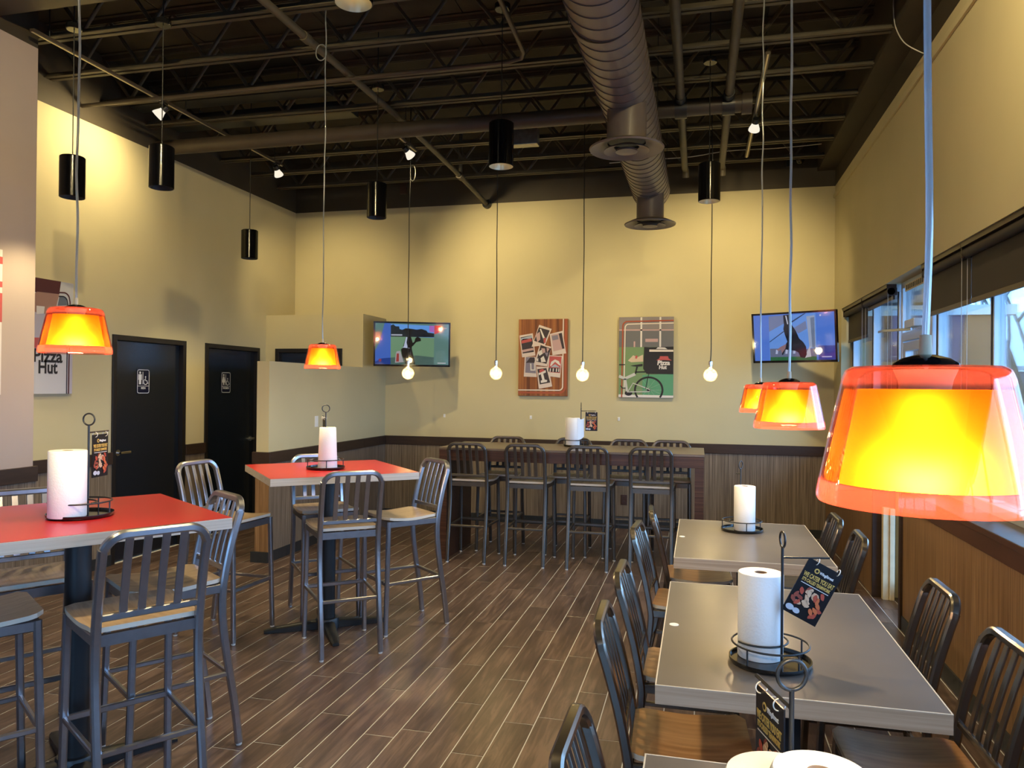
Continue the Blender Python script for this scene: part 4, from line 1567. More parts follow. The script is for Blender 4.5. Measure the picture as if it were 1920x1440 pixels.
def menu_card(arm_p, ad, dist, label, tilt=0.0, flip=False, detail=True, ring2=True):
    """card hanging from the arm by rings; u along the arm (or against it when flip)"""
    u = -ad if flip else ad
    w, h = 0.122, 0.190
    top = arm_p + ad * dist
    root = empty('menu_card', top)
    tag(root, label, 'menu', 'hanging menu cards')
    v = Vector((0, 0, 1))
    c, s = math.cos(tilt), math.sin(tilt)
    uu, vv = u * c + v * s, v * c - u * s
    nn = uu.cross(vv)
    o = Vector((0, 0, -0.012)) - vv * h - uu * (0.030 if tilt else w / 2)
    m = MB()
    m.prism([o, o + uu * w, o + uu * w + vv * h, o + vv * h], nn, 0.003)
    m.build('card', CARD_BLACK, root)
    for a in ((0.030, 0.105) if tilt else (0.022, 0.100)):
        cc = o + uu * a + vv * (h - 0.004)
        MB().tube([cc + vv * (0.004 + 0.011 * math.sin(t)) + nn * (0.0015 + 0.011 * math.cos(t)) for t in [2 * PI * k / 18 for k in range(18)]], 0.0013, 6, closed=True).build('ring', MAT['white_plastic'], root, smooth=60)
    b = Board(root, o + nn * 0.003, uu, vv)
    b.disc(0.042, 0.162, 0.0085, 0.0085, GOLD, 1, 16, 'emblem')
    b.disc(0.042, 0.162, 0.0045, 0.0045, CARD_BLACK, 2, 12, 'emblem')
    b.text('WingStreet', 0.077, 0.161, 0.013, CARD_WHITE, 1, width=0.050, bold=0.0004)
    b.text('WE CATER YOU EAT', 0.061, 0.138, 0.021, GOLD, 1, width=0.108, bold=0.0006)
    b.text("IT'S CALLED TEAMWORK", 0.061, 0.121, 0.015, GOLD, 1, width=0.100, bold=0.0005)
    b.rect(0.012, 0.110, 0.1085, 0.1105, CARD_WHITE, 1)
    rnd = random.Random(5)
    for i in range(30):
        a, q = 0.012 + 0.1 * rnd.random(), 0.022 + 0.078 * rnd.random()
        if q < 0.03 and a < 0.055:
            continue
        mt = rnd.choice(FOOD[0:2] + FOOD[1:2]) if a < 0.048 and q > 0.045 else (FOOD[2] if a < 0.078 else rnd.choice((FOOD[3], FOOD[0])))
        ta = rnd.uniform(0, PI)
        pts = []
        for k in range(9):
            x_, y_ = rnd.uniform(.8, 1.15) * 0.0125 * math.cos(2 * PI * k / 9), rnd.uniform(.8, 1.15) * 0.0068 * math.sin(2 * PI * k / 9)
            pts.append((min(0.119, max(0.003, a + x_ * math.cos(ta) - y_ * math.sin(ta))), q + x_ * math.sin(ta) + y_ * math.cos(ta)))
        b.poly(pts, mt, 1 + i % 4, 'food_print')
    b.disc(0.018, 0.020, 0.014, 0.010, flat('dip_pale', (0.45, 0.50, 0.60)), 3, 14, 'food_print')
    b.disc(0.042, 0.018, 0.012, 0.009, flat('dip_pale', (0.45, 0.50, 0.60)), 3, 14, 'food_print')
    return root


TR, TB, TG = 1.105, 1.092, 0.7756
ap, ad, rp_ = caddy(-2.585, 2.735, TR, 98, 102, 'black wire towel caddy on the nearer red table')
towel_roll(rp_ + Vector((-0.012, -0.02, 0)), 'white paper towel roll on the nearer red table')
menu_card(ap, ad, 0.085, 'black menu card hanging behind the towel roll on the nearer red table')
ap, ad, rp_ = caddy(-2.50, 4.79, TR, 120, 126, 'black wire towel caddy on the farther red table')
towel_roll(rp_ + Vector((0.012, 0.0, 0)), 'slightly tapered white paper towel roll on the farther red table', r=0.066, taper=0.84)
menu_card(ap, ad, 0.085, 'black menu card seen edge-on behind the roll on the farther red table')
ap, ad, rp_ = caddy(-1.195, 7.62, TB, 35, 10, 'black wire towel caddy on the long bar table')
towel_roll(rp_, 'white paper towel roll with a loose sheet on the long bar table', flap=(-40, 0.115, 0.03, 0.06, 0.278))
menu_card(ap, ad, 0.105, 'black menu card hanging over the long bar table')
ap, ad, rp_ = caddy(0.280, 5.085, TG, 100, 150, 'black wire towel caddy on the far grey table', arm_len=0.03)
towel_roll(rp_ + Vector((0.006, 0.02, 0)), 'slim white paper towel roll on the far grey table', r=0.066, flap=(35, 0.03, 0.02, 0.0, 0.272))
ap, ad, rp_ = caddy(0.238, 2.645, TG, -50, 12, 'black wire towel caddy on the middle grey table')
towel_roll(rp_, 'white paper towel roll on the middle grey table')
menu_card(ap, ad, 0.113, 'tilted black menu card dangling by one ring over the middle grey table', tilt=R(-28))
ap, ad, rp_ = caddy(0.176, 1.325, TG, 110, 108, 'black wire towel caddy on the nearest grey table at the bottom edge')
towel_roll(rp_ + Vector((0.0, -0.012, 0)), 'white paper towel roll seen from above at the bottom picture edge', h=0.296, wrap=True)
menu_card(ap, ad, 0.085, 'black menu card seen at a slant at the bottom picture edge', flip=True)

for x, y, lb in ((-0.083, 2.977, 'small white round sticker on the edge of the middle grey table'), (-0.089, 4.77, 'small white round sticker on the edge of the far grey table')):
    st = MB().lathe([(0.001, 0.0015), (0.017, 0.0015), (0.018, 0.0)], 24).lathe([(0.001, 0.0022), (0.003, 0.0022), (0.004, 0.0015)], 10).build('table_sticker', MAT['white_plastic'], None, smooth=40)
    st.location = (x, y, 0.7752)
    tag(st, lb, 'sticker', 'round stickers on the grey tables')


# ================================================================== WALL THINGS
# ---- screens
def tv(Lp, Rp, zc, h, label, tilt, picture):
    Lp, Rp = Vector(Lp), Vector(Rp)
    u = (Rp - Lp).normalized()
    w = (Rp - Lp).length
    c = (Lp + Rp) / 2
    root = empty('television', (c.x, c.y, zc))
    tag(root, label, 'television', 'wall screens')
    u3 = Vector((u.x, u.y, 0))
    v = Vector((0, 0, 1))
    n0 = u3.cross(v)
    vt = (v * math.cos(tilt) + n0 * math.sin(tilt)).normalized()
    n = u3.cross(vt)
    Mr = Matrix(((u3.x, vt.x, n.x, 0), (u3.y, vt.y, n.y, 0), (u3.z, vt.z, n.z, 0), (0, 0, 0, 1)))
    MB().bb(-w / 2, w / 2, -h / 2, h / 2, -0.045, -0.001, M=Mr).build('housing', MAT['black_gloss'], root, bevel=0.004)
    bz = 0.020
    fr = MB()
    for a, b_, p, q in ((-w / 2, w / 2, h / 2 - bz, h / 2), (-w / 2, w / 2, -h / 2, -h / 2 + bz * 1.2), (-w / 2, -w / 2 + bz, -h / 2, h / 2), (w / 2 - bz, w / 2, -h / 2, h / 2)):
        fr.bb(a, b_, p, q, -0.004, 0.007, M=Mr)
    fr.build('bezel', MAT['black_gloss'], root)
    scr = empty('screen')
    scr.parent = root
    W_, H_ = w - 2 * bz, h - 2.2 * bz
    picture(Board(scr, Mr @ Vector((-W_ / 2, -H_ / 2 + 0.002, 0)), u3, vt), W_, H_)
    MB().bb(-w / 2 + bz, w / 2 - bz, -h / 2 + bz, h / 2 - bz, 0.0055, 0.0060, M=Mr).build('screen_glass', MAT['screen_cover'], root)
    wall_y = YB
    back = Vector((0, wall_y - c.y, 0))
    MB().strip([n * -0.045, Vector((0, (wall_y - c.y) * 0.6, 0)), back], 0.05, 0.04, (0, 0, 1)).build('wall_arm', MAT['black_metal'], root)
    MB().bb(-0.06, 0.06, wall_y - c.y - 0.015, wall_y - c.y, -0.11, 0.11).build('wall_plate', MAT['black_metal'], root)
    MB().bb(-0.12, 0.12, -0.12, 0.12, -0.065, -0.045, M=Mr).build('mount_plate', MAT['black_metal'], root)
    return root


def pic_field(b, w, h):
    def P(x, y):      # pixel of the studied crop -> screen metres
        return ((x - 150) / (1825 - 150) * w, (1115 - y) / (1115 - 160) * h)

    def q(pts, col, k, nm='picture', g=1.0):
        return b.poly([P(*p) for p in pts], lit('tv_%s' % nm, col, g), k, nm)

    b.rect(0, w, 0, h, lit('tv_teal', (0.14, 0.27, 0.23), 1.0), 0, 'background')
    q([(150, 1115), (500, 1115), (500, 160), (360, 160), (250, 600), (150, 800)], (0.07, 0.17, 0.62), 1, 'blue_blur')
    q([(150, 1115), (500, 1115), (500, 960), (300, 980), (150, 1060)], (0.02, 0.06, 0.30), 2, 'navy_blur')
    q([(500, 480), (1490, 500), (1490, 205), (500, 175)], (0.16, 0.42, 0.95), 1, 'sky')
    q([(500, 1105), (1490, 1110), (1490, 480), (500, 460)], (0.20, 0.36, 0.20), 2, 'grass')
    q([(500, 1105), (1490, 1110), (1490, 940), (1100, 900), (500, 960)], (0.09, 0.16, 0.13), 3, 'shade_grass')
    q([(500, 470), (500, 210), (560, 185), (610, 230), (690, 230), (700, 290), (760, 310), (840, 270), (1000, 285), (1090, 300), (1200, 280), (1320, 320), (1340, 360), (1490, 380), (1490, 470)], (0.020, 0.022, 0.028), 3, 'trees')
    q([(510, 445), (760, 445), (760, 412), (510, 415)], (0.55, 0.58, 0.62), 4, 'cars')
    q([(1380, 345), (1490, 355), (1490, 205), (1380, 200)], (0.50, 0.16, 0.60), 2, 'flare')
    q([(1495, 400), (1580, 370), (1640, 310), (1640, 200), (1495, 190)], (0.72, 0.03, 0.03), 1, 'red_glow')
    q([(860, 440), (810, 400), (800, 340), (850, 290), (930, 275), (985, 310), (985, 400), (950, 450)], (0.020, 0.016, 0.014), 5, 'dark_shape')
    q([(770, 740), (850, 460), (960, 470), (1000, 600), (980, 740)], (0.030, 0.022, 0.022), 5, 'dark_shape')
    q([(770, 720), (800, 690), (850, 470), (880, 480), (860, 600), (890, 720), (950, 740)], (0.62, 0.68, 0.85), 6, 'shirt')
    q([(940, 640), (1000, 690), (1080, 590), (1190, 560), (1180, 500), (1110, 460), (1060, 500), (1040, 580), (990, 620)], (0.020, 0.016, 0.016), 6, 'dark_shape')
    q([(735, 760), (780, 730), (980, 740), (1000, 830), (1060, 1105), (830, 1105), (820, 1000), (760, 920)], (0.018, 0.014, 0.014), 6, 'dark_shape')
    q([(600, 1080), (620, 860), (640, 810), (720, 800), (740, 870), (800, 1060)], (0.48, 0.44, 0.44), 4, 'bag')
    q([(625, 1050), (640, 860), (690, 860), (690, 1050)], (0.40, 0.06, 0.05), 5, 'bag_stripe')
    b.disc(*P(1605, 255), 0.009, 0.009, lit('tv_white', (0.85, 0.80, 0.80)), 3, 12, 'badge')
    b.rect(P(1640, 0)[0], P(1780, 0)[0], P(0, 265)[1], P(0, 250)[1], lit('tv_dim', (0.45, 0.40, 0.42)), 3, 'caption')
    b.rect(P(1575, 0)[0], P(1765, 0)[0], P(0, 1083)[1], P(0, 1066)[1], lit('tv_white', (0.85, 0.80, 0.80)), 3, 'caption')
    b.poly([P(225, 1000), P(260, 985), P(300, 1000), P(285, 1050), P(262, 1065), P(240, 1050)], lit('tv_crest', (0.28, 0.05, 0.10)), 3, 'crest')


def pic_blue(b, w, h):
    def P(x, y):
        return ((x - 190 - (y - 180) * 0.08) / (1650 - 190) * w, (1000 - y) / (1000 - 160) * h)

    def q(pts, col, k, nm='picture'):
        return b.poly([P(*p) for p in pts], lit('tvb_%s' % nm, col, 1.0), k, nm)

    b.rect(0, w, 0, h, lit('tvb_blue', (0.10, 0.24, 0.80)), 0, 'background')
    b.rect(w * 0.80, w, 0, h * 0.30, lit('tvb_navy', (0.035, 0.06, 0.36)), 1, 'blue_blur')
    q([(480, 190), (1330, 170), (1390, 1000), (540, 1000)], (0.17, 0.38, 0.92), 1, 'hall')
    q([(480, 190), (760, 180), (770, 330), (500, 470)], (0.22, 0.27, 0.46), 2, 'ceiling')
    q([(950, 420), (1160, 300), (1190, 440), (1040, 520)], (0.22, 0.27, 0.46), 2, 'ceiling')
    q([(900, 300), (920, 320), (1160, 165), (1130, 165)], (0.03, 0.06, 0.14), 3, 'cable')
    q([(510, 655), (525, 660), (780, 480), (770, 465)], (0.03, 0.06, 0.14), 3, 'cable')
    q([(1170, 220), (1310, 210), (1360, 780), (1250, 780)], (0.42, 0.50, 0.66), 3, 'pillar')
    q([(1240, 250), (1310, 240), (1350, 780), (1300, 780)], (0.20, 0.26, 0.38), 4, 'pillar_shade')
    q([(530, 780), (700, 780), (1080, 820), (1380, 780), (1385, 940), (545, 940)], (0.16, 0.19, 0.30), 2, 'crowd')
    for x, c in ((640, 'pale'), (820, 'pale'), (960, 'pale')):
        q([(x, 880), (x + 40, 880), (x + 45, 810), (x + 5, 800)], (0.55, 0.62, 0.85), 3, 'crowd_pale')
    q([(545, 935), (1385, 935), (1390, 1000), (548, 1000)], (0.03, 0.16, 0.06), 3, 'turf')
    q([(750, 180), (860, 170), (910, 350), (1000, 480), (1060, 610), (1140, 680), (1190, 760), (1210, 900), (1180, 960), (1100, 950), (1060, 860), (1000, 830), (900, 815), (820, 800), (780, 900), (760, 900), (760, 800), (850, 660), (800, 540), (765, 430), (775, 360)], (0.016, 0.018, 0.028), 5, 'dark_shape')
    q([(790, 190), (815, 195), (850, 340), (835, 350)], (0.70, 0.74, 0.85), 6, 'stripe')
    q([(660, 800), (730, 750), (830, 700), (820, 780), (760, 870), (735, 800), (690, 830)], (0.34, 0.20, 0.22), 6, 'skin')
    q([(1160, 960), (1200, 960), (1280, 760), (1255, 750), (1290, 940), (1220, 950)], (0.60, 0.62, 0.66), 4, 'frame_leg')
    b.disc(w * 0.835, h * 0.955 - 0.01, 0.010, 0.010, lit('tvb_white', (0.62, 0.70, 0.95)), 3, 12, 'badge')
    b.rect(w * 0.86, w * 0.95, h * 0.925, h * 0.935, lit('tvb_dim', (0.28, 0.38, 0.75)), 3, 'caption')
    b.rect(w * 0.84, w * 0.955, h * 0.055, h * 0.075, lit('tvb_white', (0.62, 0.70, 0.95)), 3, 'caption')


tv((-3.804, 8.466), (-2.944, 8.80), 2.195, 0.54, 'wall screen showing a field scene beside the partition', R(5), pic_field)
tv((0.583, 8.82), (1.39, 8.405), 2.250, 0.545, 'wall screen with a blue picture in the corner by the windows', R(7), pic_blue)


# ---- posters
def canvas(x0, x1, z0, z1, label, m, face='y', at=YB, depth=0.035):
    root = empty('poster', ((x0 + x1) / 2, at, (z0 + z1) / 2) if face == 'y' else (at, (x0 + x1) / 2, (z0 + z1) / 2))
    tag(root, label, 'poster')
    w, h = x1 - x0, z1 - z0
    if face == 'y':
        MB().bb(-w / 2, w / 2, -depth, -0.0002, -h / 2, h / 2).build('canvas', m, root, bevel=0.002)
        return Board(root, (-w / 2, -depth, -h / 2), (1, 0, 0), (0, 0, 1)), w, h
    MB().bb(0.0002, depth, -w / 2, w / 2, -h / 2, h / 2).build('canvas', m, root, bevel=0.002)
    return Board(root, (depth, -w / 2, -h / 2), (0, 1, 0), (0, 0, 1)), w, h


streak_wood('poster_wood', (0.110, 0.030, 0.010), (0.240, 0.075, 0.022), (0.400, 0.160, 0.045), 'Z', 0.5, 0.35)
b, w, h = canvas(-2.172, -1.554, 1.581, 2.530, 'poster of instant photos scattered on an orange wood background', MAT['poster_wood'])


def P1(x, y):
    return ((x - 105) / 840 * w, (1380 - y) / 1305 * h)


def quad(*pts):
    return [P1(*p) for p in pts]


CREAM_ = flat('print_cream', (0.70, 0.62, 0.55))
BRICK = flat('print_brick', (0.36, 0.085, 0.045))
b.line([P1(105, 1280)] + [P1(105 + 700, 1280)] + [P1(800 + 65 * math.sin(a), 1215 + 65 * math.cos(a)) for a in [R(10 * k) for k in range(1, 9)]] + [P1(865, 1200), P1(868, 76)], 0.014, CREAM_, 1, 'stripe')
b.line([P1(105, 1325)] + [P1(805, 1325)] + [P1(800 + 110 * math.sin(a), 1215 + 110 * math.cos(a)) for a in [R(10 * k) for k in range(1, 9)]] + [P1(910, 1200), P1(912, 76)], 0.022, BRICK, 1, 'stripe')
PH = flat('photo_border', (0.66, 0.56, 0.52))
DK = flat('print_dark', (0.045, 0.035, 0.045))
MV = flat('print_mauve', (0.22, 0.20, 0.27))
PK = flat('print_pink', (0.50, 0.33, 0.33))
RD = flat('print_red', (0.46, 0.09, 0.09))
BL = flat('print_paleblue', (0.36, 0.42, 0.52))
WH = flat('print_white', (0.68, 0.64, 0.62))
photos = [
    ((118, 352, 348, 315, 398, 692, 170, 725), (138, 385, 335, 348, 372, 632, 178, 660), DK, 1),
    ((458, 172, 672, 245, 560, 520, 332, 545), (455, 215, 640, 270, 545, 500, 375, 445), DK, 2),
    ((640, 330, 858, 278, 920, 658, 690, 690), (665, 345, 845, 310, 895, 580, 705, 625), PK, 2),
    ((215, 715, 400, 715, 425, 1060, 202, 1052), (235, 720, 385, 725, 412, 998, 225, 985), MV, 2),
    ((620, 690, 860, 700, 822, 1068, 598, 1040), (640, 705, 845, 715, 820, 990, 622, 975), RD, 3),
    ((420, 880, 625, 890, 690, 1215, 462, 1260), (435, 925, 590, 905, 655, 1150, 480, 1185), DK, 4),
    ((475, 500, 668, 545, 600, 880, 372, 850), (488, 515, 662, 575, 590, 835, 415, 795), DK, 5),
]
for pb, pi, colr, k in photos:
    b.poly(quad(*[(pb[i], pb[i + 1]) for i in (6, 4, 2, 0)]), PH, 2 * k, 'photo')
    b.poly(quad(*[(pi[i], pi[i + 1]) for i in (6, 4, 2, 0)]), colr, 2 * k + 1, 'photo_print')


def patch(pts, m, k):
    b.poly(quad(*reversed(pts)), m, k, 'photo_print')


patch([(142, 400), (336, 352), (340, 395), (150, 440)], BL, 4)
patch([(150, 440), (185, 410), (325, 405), (338, 450), (158, 490)], RD, 4)
patch([(165, 600), (355, 565), (365, 600), (178, 640)], PK, 4)
patch([(470, 245), (490, 240), (560, 400), (530, 420)], WH, 6)
patch([(400, 340), (470, 290), (480, 420), (430, 470)], PK, 6)
patch([(530, 400), (580, 390), (570, 480), (540, 480)], RD, 6)
patch([(790, 325), (845, 312), (890, 575), (855, 580)], DK, 6)
patch([(670, 365), (775, 345), (790, 420), (690, 440)], MV, 6)
patch([(235, 820), (310, 725), (385, 725), (395, 820), (300, 815)], DK, 6)
patch([(310, 830), (330, 830), (335, 930), (380, 930), (375, 830), (392, 830), (400, 950), (315, 950)], WH, 7)
patch([(650, 870), (670, 800), (735, 760), (800, 790), (830, 860), (810, 860), (735, 800), (670, 870)], WH, 8)
patch([(660, 890), (735, 840), (820, 895)], BL, 8)
patch([(625, 900), (822, 905), (812, 980), (622, 968)], DK, 8)
for x in (650, 700, 755, 795):
    patch([(x, 910), (x + 16, 912), (x + 10, 970), (x - 6, 968)], WH, 9)
patch([(455, 990), (575, 940), (582, 980), (535, 1000), (560, 1100), (605, 1110), (600, 1140), (500, 1160), (495, 1120), (520, 1110), (495, 1010), (460, 1030)], WH, 10)
patch([(470, 940), (530, 920), (560, 950), (475, 990)], RD, 11)
for pts, m_ in (([(500, 570), (560, 575), (570, 640), (520, 660)], PK), ([(420, 750), (450, 740), (450, 790), (425, 790)], WH), ([(490, 740), (540, 700), (580, 800), (500, 810)], WH), ([(590, 560), (640, 580), (600, 640)], PK), ([(560, 650), (620, 640), (600, 720)], MV), ([(440, 640), (510, 590), (530, 660), (470, 700)], WH)):
    patch(pts, m_, 12)

b, w, h = canvas(-0.930, -0.287, 1.578, 2.540, 'poster of a delivery bicycle with a black box on green grass', flat('print_stone', (0.24, 0.21, 0.215)))


def P1(x, y):
    return ((x - 100) / 865 * w, (1355 - y) / 1270 * h)


GR = flat('print_green', (0.17, 0.27, 0.13))
GR2 = flat('print_teal_green', (0.10, 0.30, 0.17))
BK = flat('print_black', (0.022, 0.020, 0.024))
GY = flat('print_grey', (0.15, 0.15, 0.16))
SV = flat('print_silver', (0.52, 0.52, 0.50))
b.poly(quad((100, 560), (965, 560), (965, 300), (100, 300)), GY, 1, 'building_print')
b.poly(quad((100, 300), (965, 305), (965, 285), (100, 278)), PK, 2, 'building_print')
for x in (455, 755):
    b.rect(P1(x - 14, 0)[0], P1(x + 14, 0)[0], P1(0, 560)[1], P1(0, 90)[1], WH, 2, 'column_print')
b.rect(P1(335, 0)[0], P1(360, 0)[0], P1(0, 560)[1], P1(0, 470)[1], PK, 2, 'column_print')
b.rect(P1(520, 0)[0], P1(720, 0)[0], P1(0, 480)[1], P1(0, 430)[1], PK, 2, 'column_print')
b.poly(quad((100, 1355), (965, 1355), (965, 560), (100, 560)), GR, 2, 'grass_print')
b.poly(quad((480, 1355), (965, 1355), (965, 980), (480, 1000)), GR2, 3, 'grass_print')
b.poly(quad((100, 1355), (965, 1355), (965, 1320), (100, 1310)), WH, 4, 'kerb_print')
b.poly(quad((245, 775), (330, 690), (400, 720), (485, 680), (490, 790), (300, 800)), flat('print_sand', (0.58, 0.46, 0.33)), 4, 'picnic_print')
b.poly(quad((360, 740), (370, 690), (400, 700), (390, 745)), RD, 5, 'picnic_print')
b.line([P1(150, 1355), P1(160, 260)] + [P1(235 - 75 * math.cos(a), 230 - 75 * math.sin(a)) for a in [R(10 * k) for k in range(1, 9)]] + [P1(965, 145)], 0.016, BRICK, 5, 'stripe')
b.line([P1(186, 1355), P1(196, 280)] + [P1(255 - 58 * math.cos(a), 255 - 58 * math.sin(a)) for a in [R(10 * k) for k in range(1, 9)]] + [P1(965, 186)], 0.013, CREAM_, 5, 'stripe')
cu, cv = P1(580, 1235)
b.line([(cu + 0.162 * math.cos(R(9 * k)), cv + 0.150 * math.sin(R(9 * k))) for k in range(-4, 25)], 0.022, BK, 6, 'wheel_print')
for a in range(0, 180, 30):
    b.line([(cu - 0.15 * math.cos(R(a)), cv - 0.085 * abs(math.sin(R(a)))), (cu + 0.15 * math.cos(R(a)), cv + 0.14 * math.sin(R(a)))], 0.0012, SV, 5, 'spoke_print')
b.disc(cu, cv, 0.022, 0.020, BK, 7, 14, 'hub_print')
b.line([P1(105, 1020), P1(200, 1060), P1(365, 985)], 0.035, SV, 8, 'frame_print')
b.line([P1(200, 1060), P1(235, 1260)], 0.030, SV, 8, 'frame_print')
b.line([P1(235, 1270), P1(590, 1262), P1(600, 1230), P1(330, 1130), P1(250, 1265)], 0.011, SV, 8, 'frame_print')
b.line([P1(365, 985), P1(395, 870)], 0.018, BK, 8, 'seat_post_print')
b.poly(quad((285, 855), (400, 870), (480, 860), (480, 825), (380, 840)), BK, 9, 'saddle_print')
b.line([P1(375, 955), P1(560, 950)], 0.014, BK, 8, 'rack_print')
b.line([P1(580, 980), P1(530, 1220)], 0.008, BK, 8, 'rack_print')
b.line([P1(105, 838), P1(200, 838)], 0.012, BK, 8, 'handlebar_print')
b.line([P1(130, 1170), P1(160, 1210), P1(215, 1210)], 0.012, BK, 8, 'pedal_print')
b.disc(*P1(260, 1290), 0.045, 0.030, BK, 7, 16, 'crank_print')
b.poly(quad((490, 900), (505, 560), (590, 565), (965, 555), (965, 985), (545, 980)), BK, 9, 'box_print')
b.poly(quad((585, 635), (962, 635), (962, 605), (585, 600)), CREAM_, 10, 'box_print')
b.poly(quad((690, 590), (870, 595), (830, 570), (720, 565)), WH, 10, 'box_print')
b.poly(quad((695, 770), (745, 740), (755, 705), (880, 705), (890, 740), (940, 772), (820, 765)), RD, 11, 'logo_roof')
b.text('Pizza', *P1(812, 812), 0.075, WH, 11, width=0.148, bold=0.003, shear=0.1)
b.text('Hut', *P1(800, 880), 0.062, WH, 11, width=0.092, bold=0.003, shear=0.1)

LIL = flat('print_lilac', (0.46, 0.43, 0.50))
b, w, h = canvas(4.815, 5.445, 1.591, 2.540, 'poster of a person in a maroon cap with black lettering beside the restroom door', LIL, 'x', XL, 0.03)


def P1(x, y):
    u = 0.265 + (x - 290) / 300 * 0.365
    t = (x - 290) / 300
    yt = 360 + 40 * t
    return (u, (1335 - y) / (1335 - yt) * h)


MAR = flat('print_maroon', (0.075, 0.020, 0.024))
SKN = flat('print_skin', (0.33, 0.19, 0.15))
BGP = flat('print_pale', (0.50, 0.50, 0.53))
NAV = flat('print_navy', (0.012, 0.014, 0.030))
b.poly(quad((170, 1000), (590, 960), (590, 405), (170, 350)), BGP, 1, 'background_print')
b.line([P1(250, 475), P1(470, 478)] + [P1(500 + 55 * math.sin(a), 535 - 57 * math.cos(a)) for a in [R(10 * k) for k in range(1, 9)]] + [P1(560, 560), P1(556, 1335)], 0.012, MAR, 4, 'stripe')
b.line([P1(460, 510)] + [P1(492 + 44 * math.sin(a), 556 - 46 * math.cos(a)) for a in [R(10 * k) for k in range(1, 9)]] + [P1(540, 580), P1(538, 1335)], 0.010, NAV, 4, 'stripe')
b.poly(quad((455, 590), (535, 585), (525, 520), (470, 505)), flat('print_slate', (0.13, 0.15, 0.19)), 2, 'window_print')
b.poly(quad((80, 900), (530, 880), (520, 640), (440, 590), (300, 620), (130, 640)), LIL, 3, 'shirt_print')
b.poly(quad((230, 640), (350, 662), (440, 600), (465, 490), (300, 465), (230, 520)), SKN, 5, 'face_print')
b.poly(quad((215, 470), (300, 478), (465, 492), (478, 385), (290, 360), (215, 352)), MAR, 6, 'cap_print')
b.poly(quad((280, 665), (340, 660), (345, 600), (280, 595)), WH, 7, 'cup_print')
b.poly(quad((80, 955), (535, 945), (535, 868), (80, 858)), RD, 5, 'band_print')
b.poly(quad((80, 1335), (535, 1335), (535, 946), (80, 955)), flat('print_milk', (0.56, 0.56, 0.60)), 3, 'panel_print')
b.text('Pizza', 0.375, P1(380, 1020)[1], 0.150, BK, 6, width=0.29, bold=0.004)
b.text('Hut', 0.375, P1(380, 1115)[1], 0.150, BK, 6, width=0.19, bold=0.004)

b, w, h = canvas(3.60, 4.235, 1.596, 2.597, 'sliver of a red and white poster on the taupe wall at the picture edge', WH, 'x', XN, 0.03)
b.rect(0, w, h * 0.50, h * 0.70, RD, 1, 'band_print')
b.rect(0, w, h * 0.74, h * 0.78, RD, 1, 'band_print')
b.rect(0, w, h * 0.90, h * 0.95, RD, 1, 'band_print')
b.text('Pizza', w * 0.62, h * 0.42, 0.17, BK, 2, width=0.42, bold=0.004)
b.text('Hut', w * 0.70, h * 0.30, 0.17, BK, 2, width=0.34, bold=0.004)


# ---- restroom signs
def sign(yc, zc, word, label):
    x = XL - 0.035
    root = empty('restroom_sign', (x, yc, zc))
    tag(root, label, 'sign', 'restroom signs')
    SW = flat('sign_white', (0.62, 0.66, 0.78), 0.4)
    SN = flat('sign_navy', (0.006, 0.008, 0.030), 0.35)
    MB().bb(0.0, 0.004, -0.088, 0.088, -0.122, 0.122).build('plate', SN, root, bevel=0.0015)
    bo = Board(root, (0.004, 0, 0), (0, 1, 0), (0, 0, 1))
    rr, a_, c_ = 0.02, 0.080, 0.114
    pts = arc(a_ - rr, c_ - rr, rr, 0, PI / 2, 5) + arc(-a_ + rr, c_ - rr, rr, PI / 2, PI, 5) + arc(-a_ + rr, -c_ + rr, rr, PI, 1.5 * PI, 5) + arc(a_ - rr, -c_ + rr, rr, 1.5 * PI, 2 * PI, 5)
    bo.line(pts + [pts[0]], 0.006, SW, 1, 'border')
    bo.line([(-0.08, -0.045), (0.08, -0.045)], 0.004, SW, 1, 'divider')
    bo.disc(-0.045, 0.086, 0.012, 0.012, SW, 1, 14, 'figure_head')
    if word == 'MEN':
        bo.poly([(-0.068, 0.070), (-0.068, 0.015), (-0.060, 0.015), (-0.060, -0.028), (-0.030, -0.028), (-0.030, 0.015), (-0.022, 0.015), (-0.022, 0.070)], SW, 1, 'figure_body')
    else:
        bo.poly([(-0.055, 0.070), (-0.074, 0.018), (-0.068, 0.014), (-0.075, 0.0), (-0.055, 0.0), (-0.055, -0.028), (-0.035, -0.028), (-0.035, 0.0), (-0.015, 0.0), (-0.022, 0.014), (-0.016, 0.018), (-0.035, 0.070)], SW, 1, 'figure_body')
    bo.rect(-0.010, -0.003, -0.028, 0.095, SW, 1, 'bar')
    bo.disc(0.030, 0.045, 0.008, 0.008, SW, 1, 12, 'wheelchair_head')
    bo.line([(0.030, 0.036), (0.031, 0.008), (0.050, 0.008), (0.060, -0.018), (0.070, -0.016)], 0.008, SW, 1, 'wheelchair_body')
    bo.line([(0.030 + 0.026 * math.cos(t), -0.004 + 0.026 * math.sin(t)) for t in [R(110) + R(230) * k / 14 for k in range(15)]], 0.007, SW, 1, 'wheelchair_wheel')
    bo.text(word, 0.0, -0.066, 0.030, SW, 1, bold=0.0006)
    return root


sign(6.38, 1.706, 'MEN', 'navy restroom sign with white figures reading MEN')
sign(7.726, 1.708, 'WOMEN', 'navy restroom sign with white figures reading WOMEN')

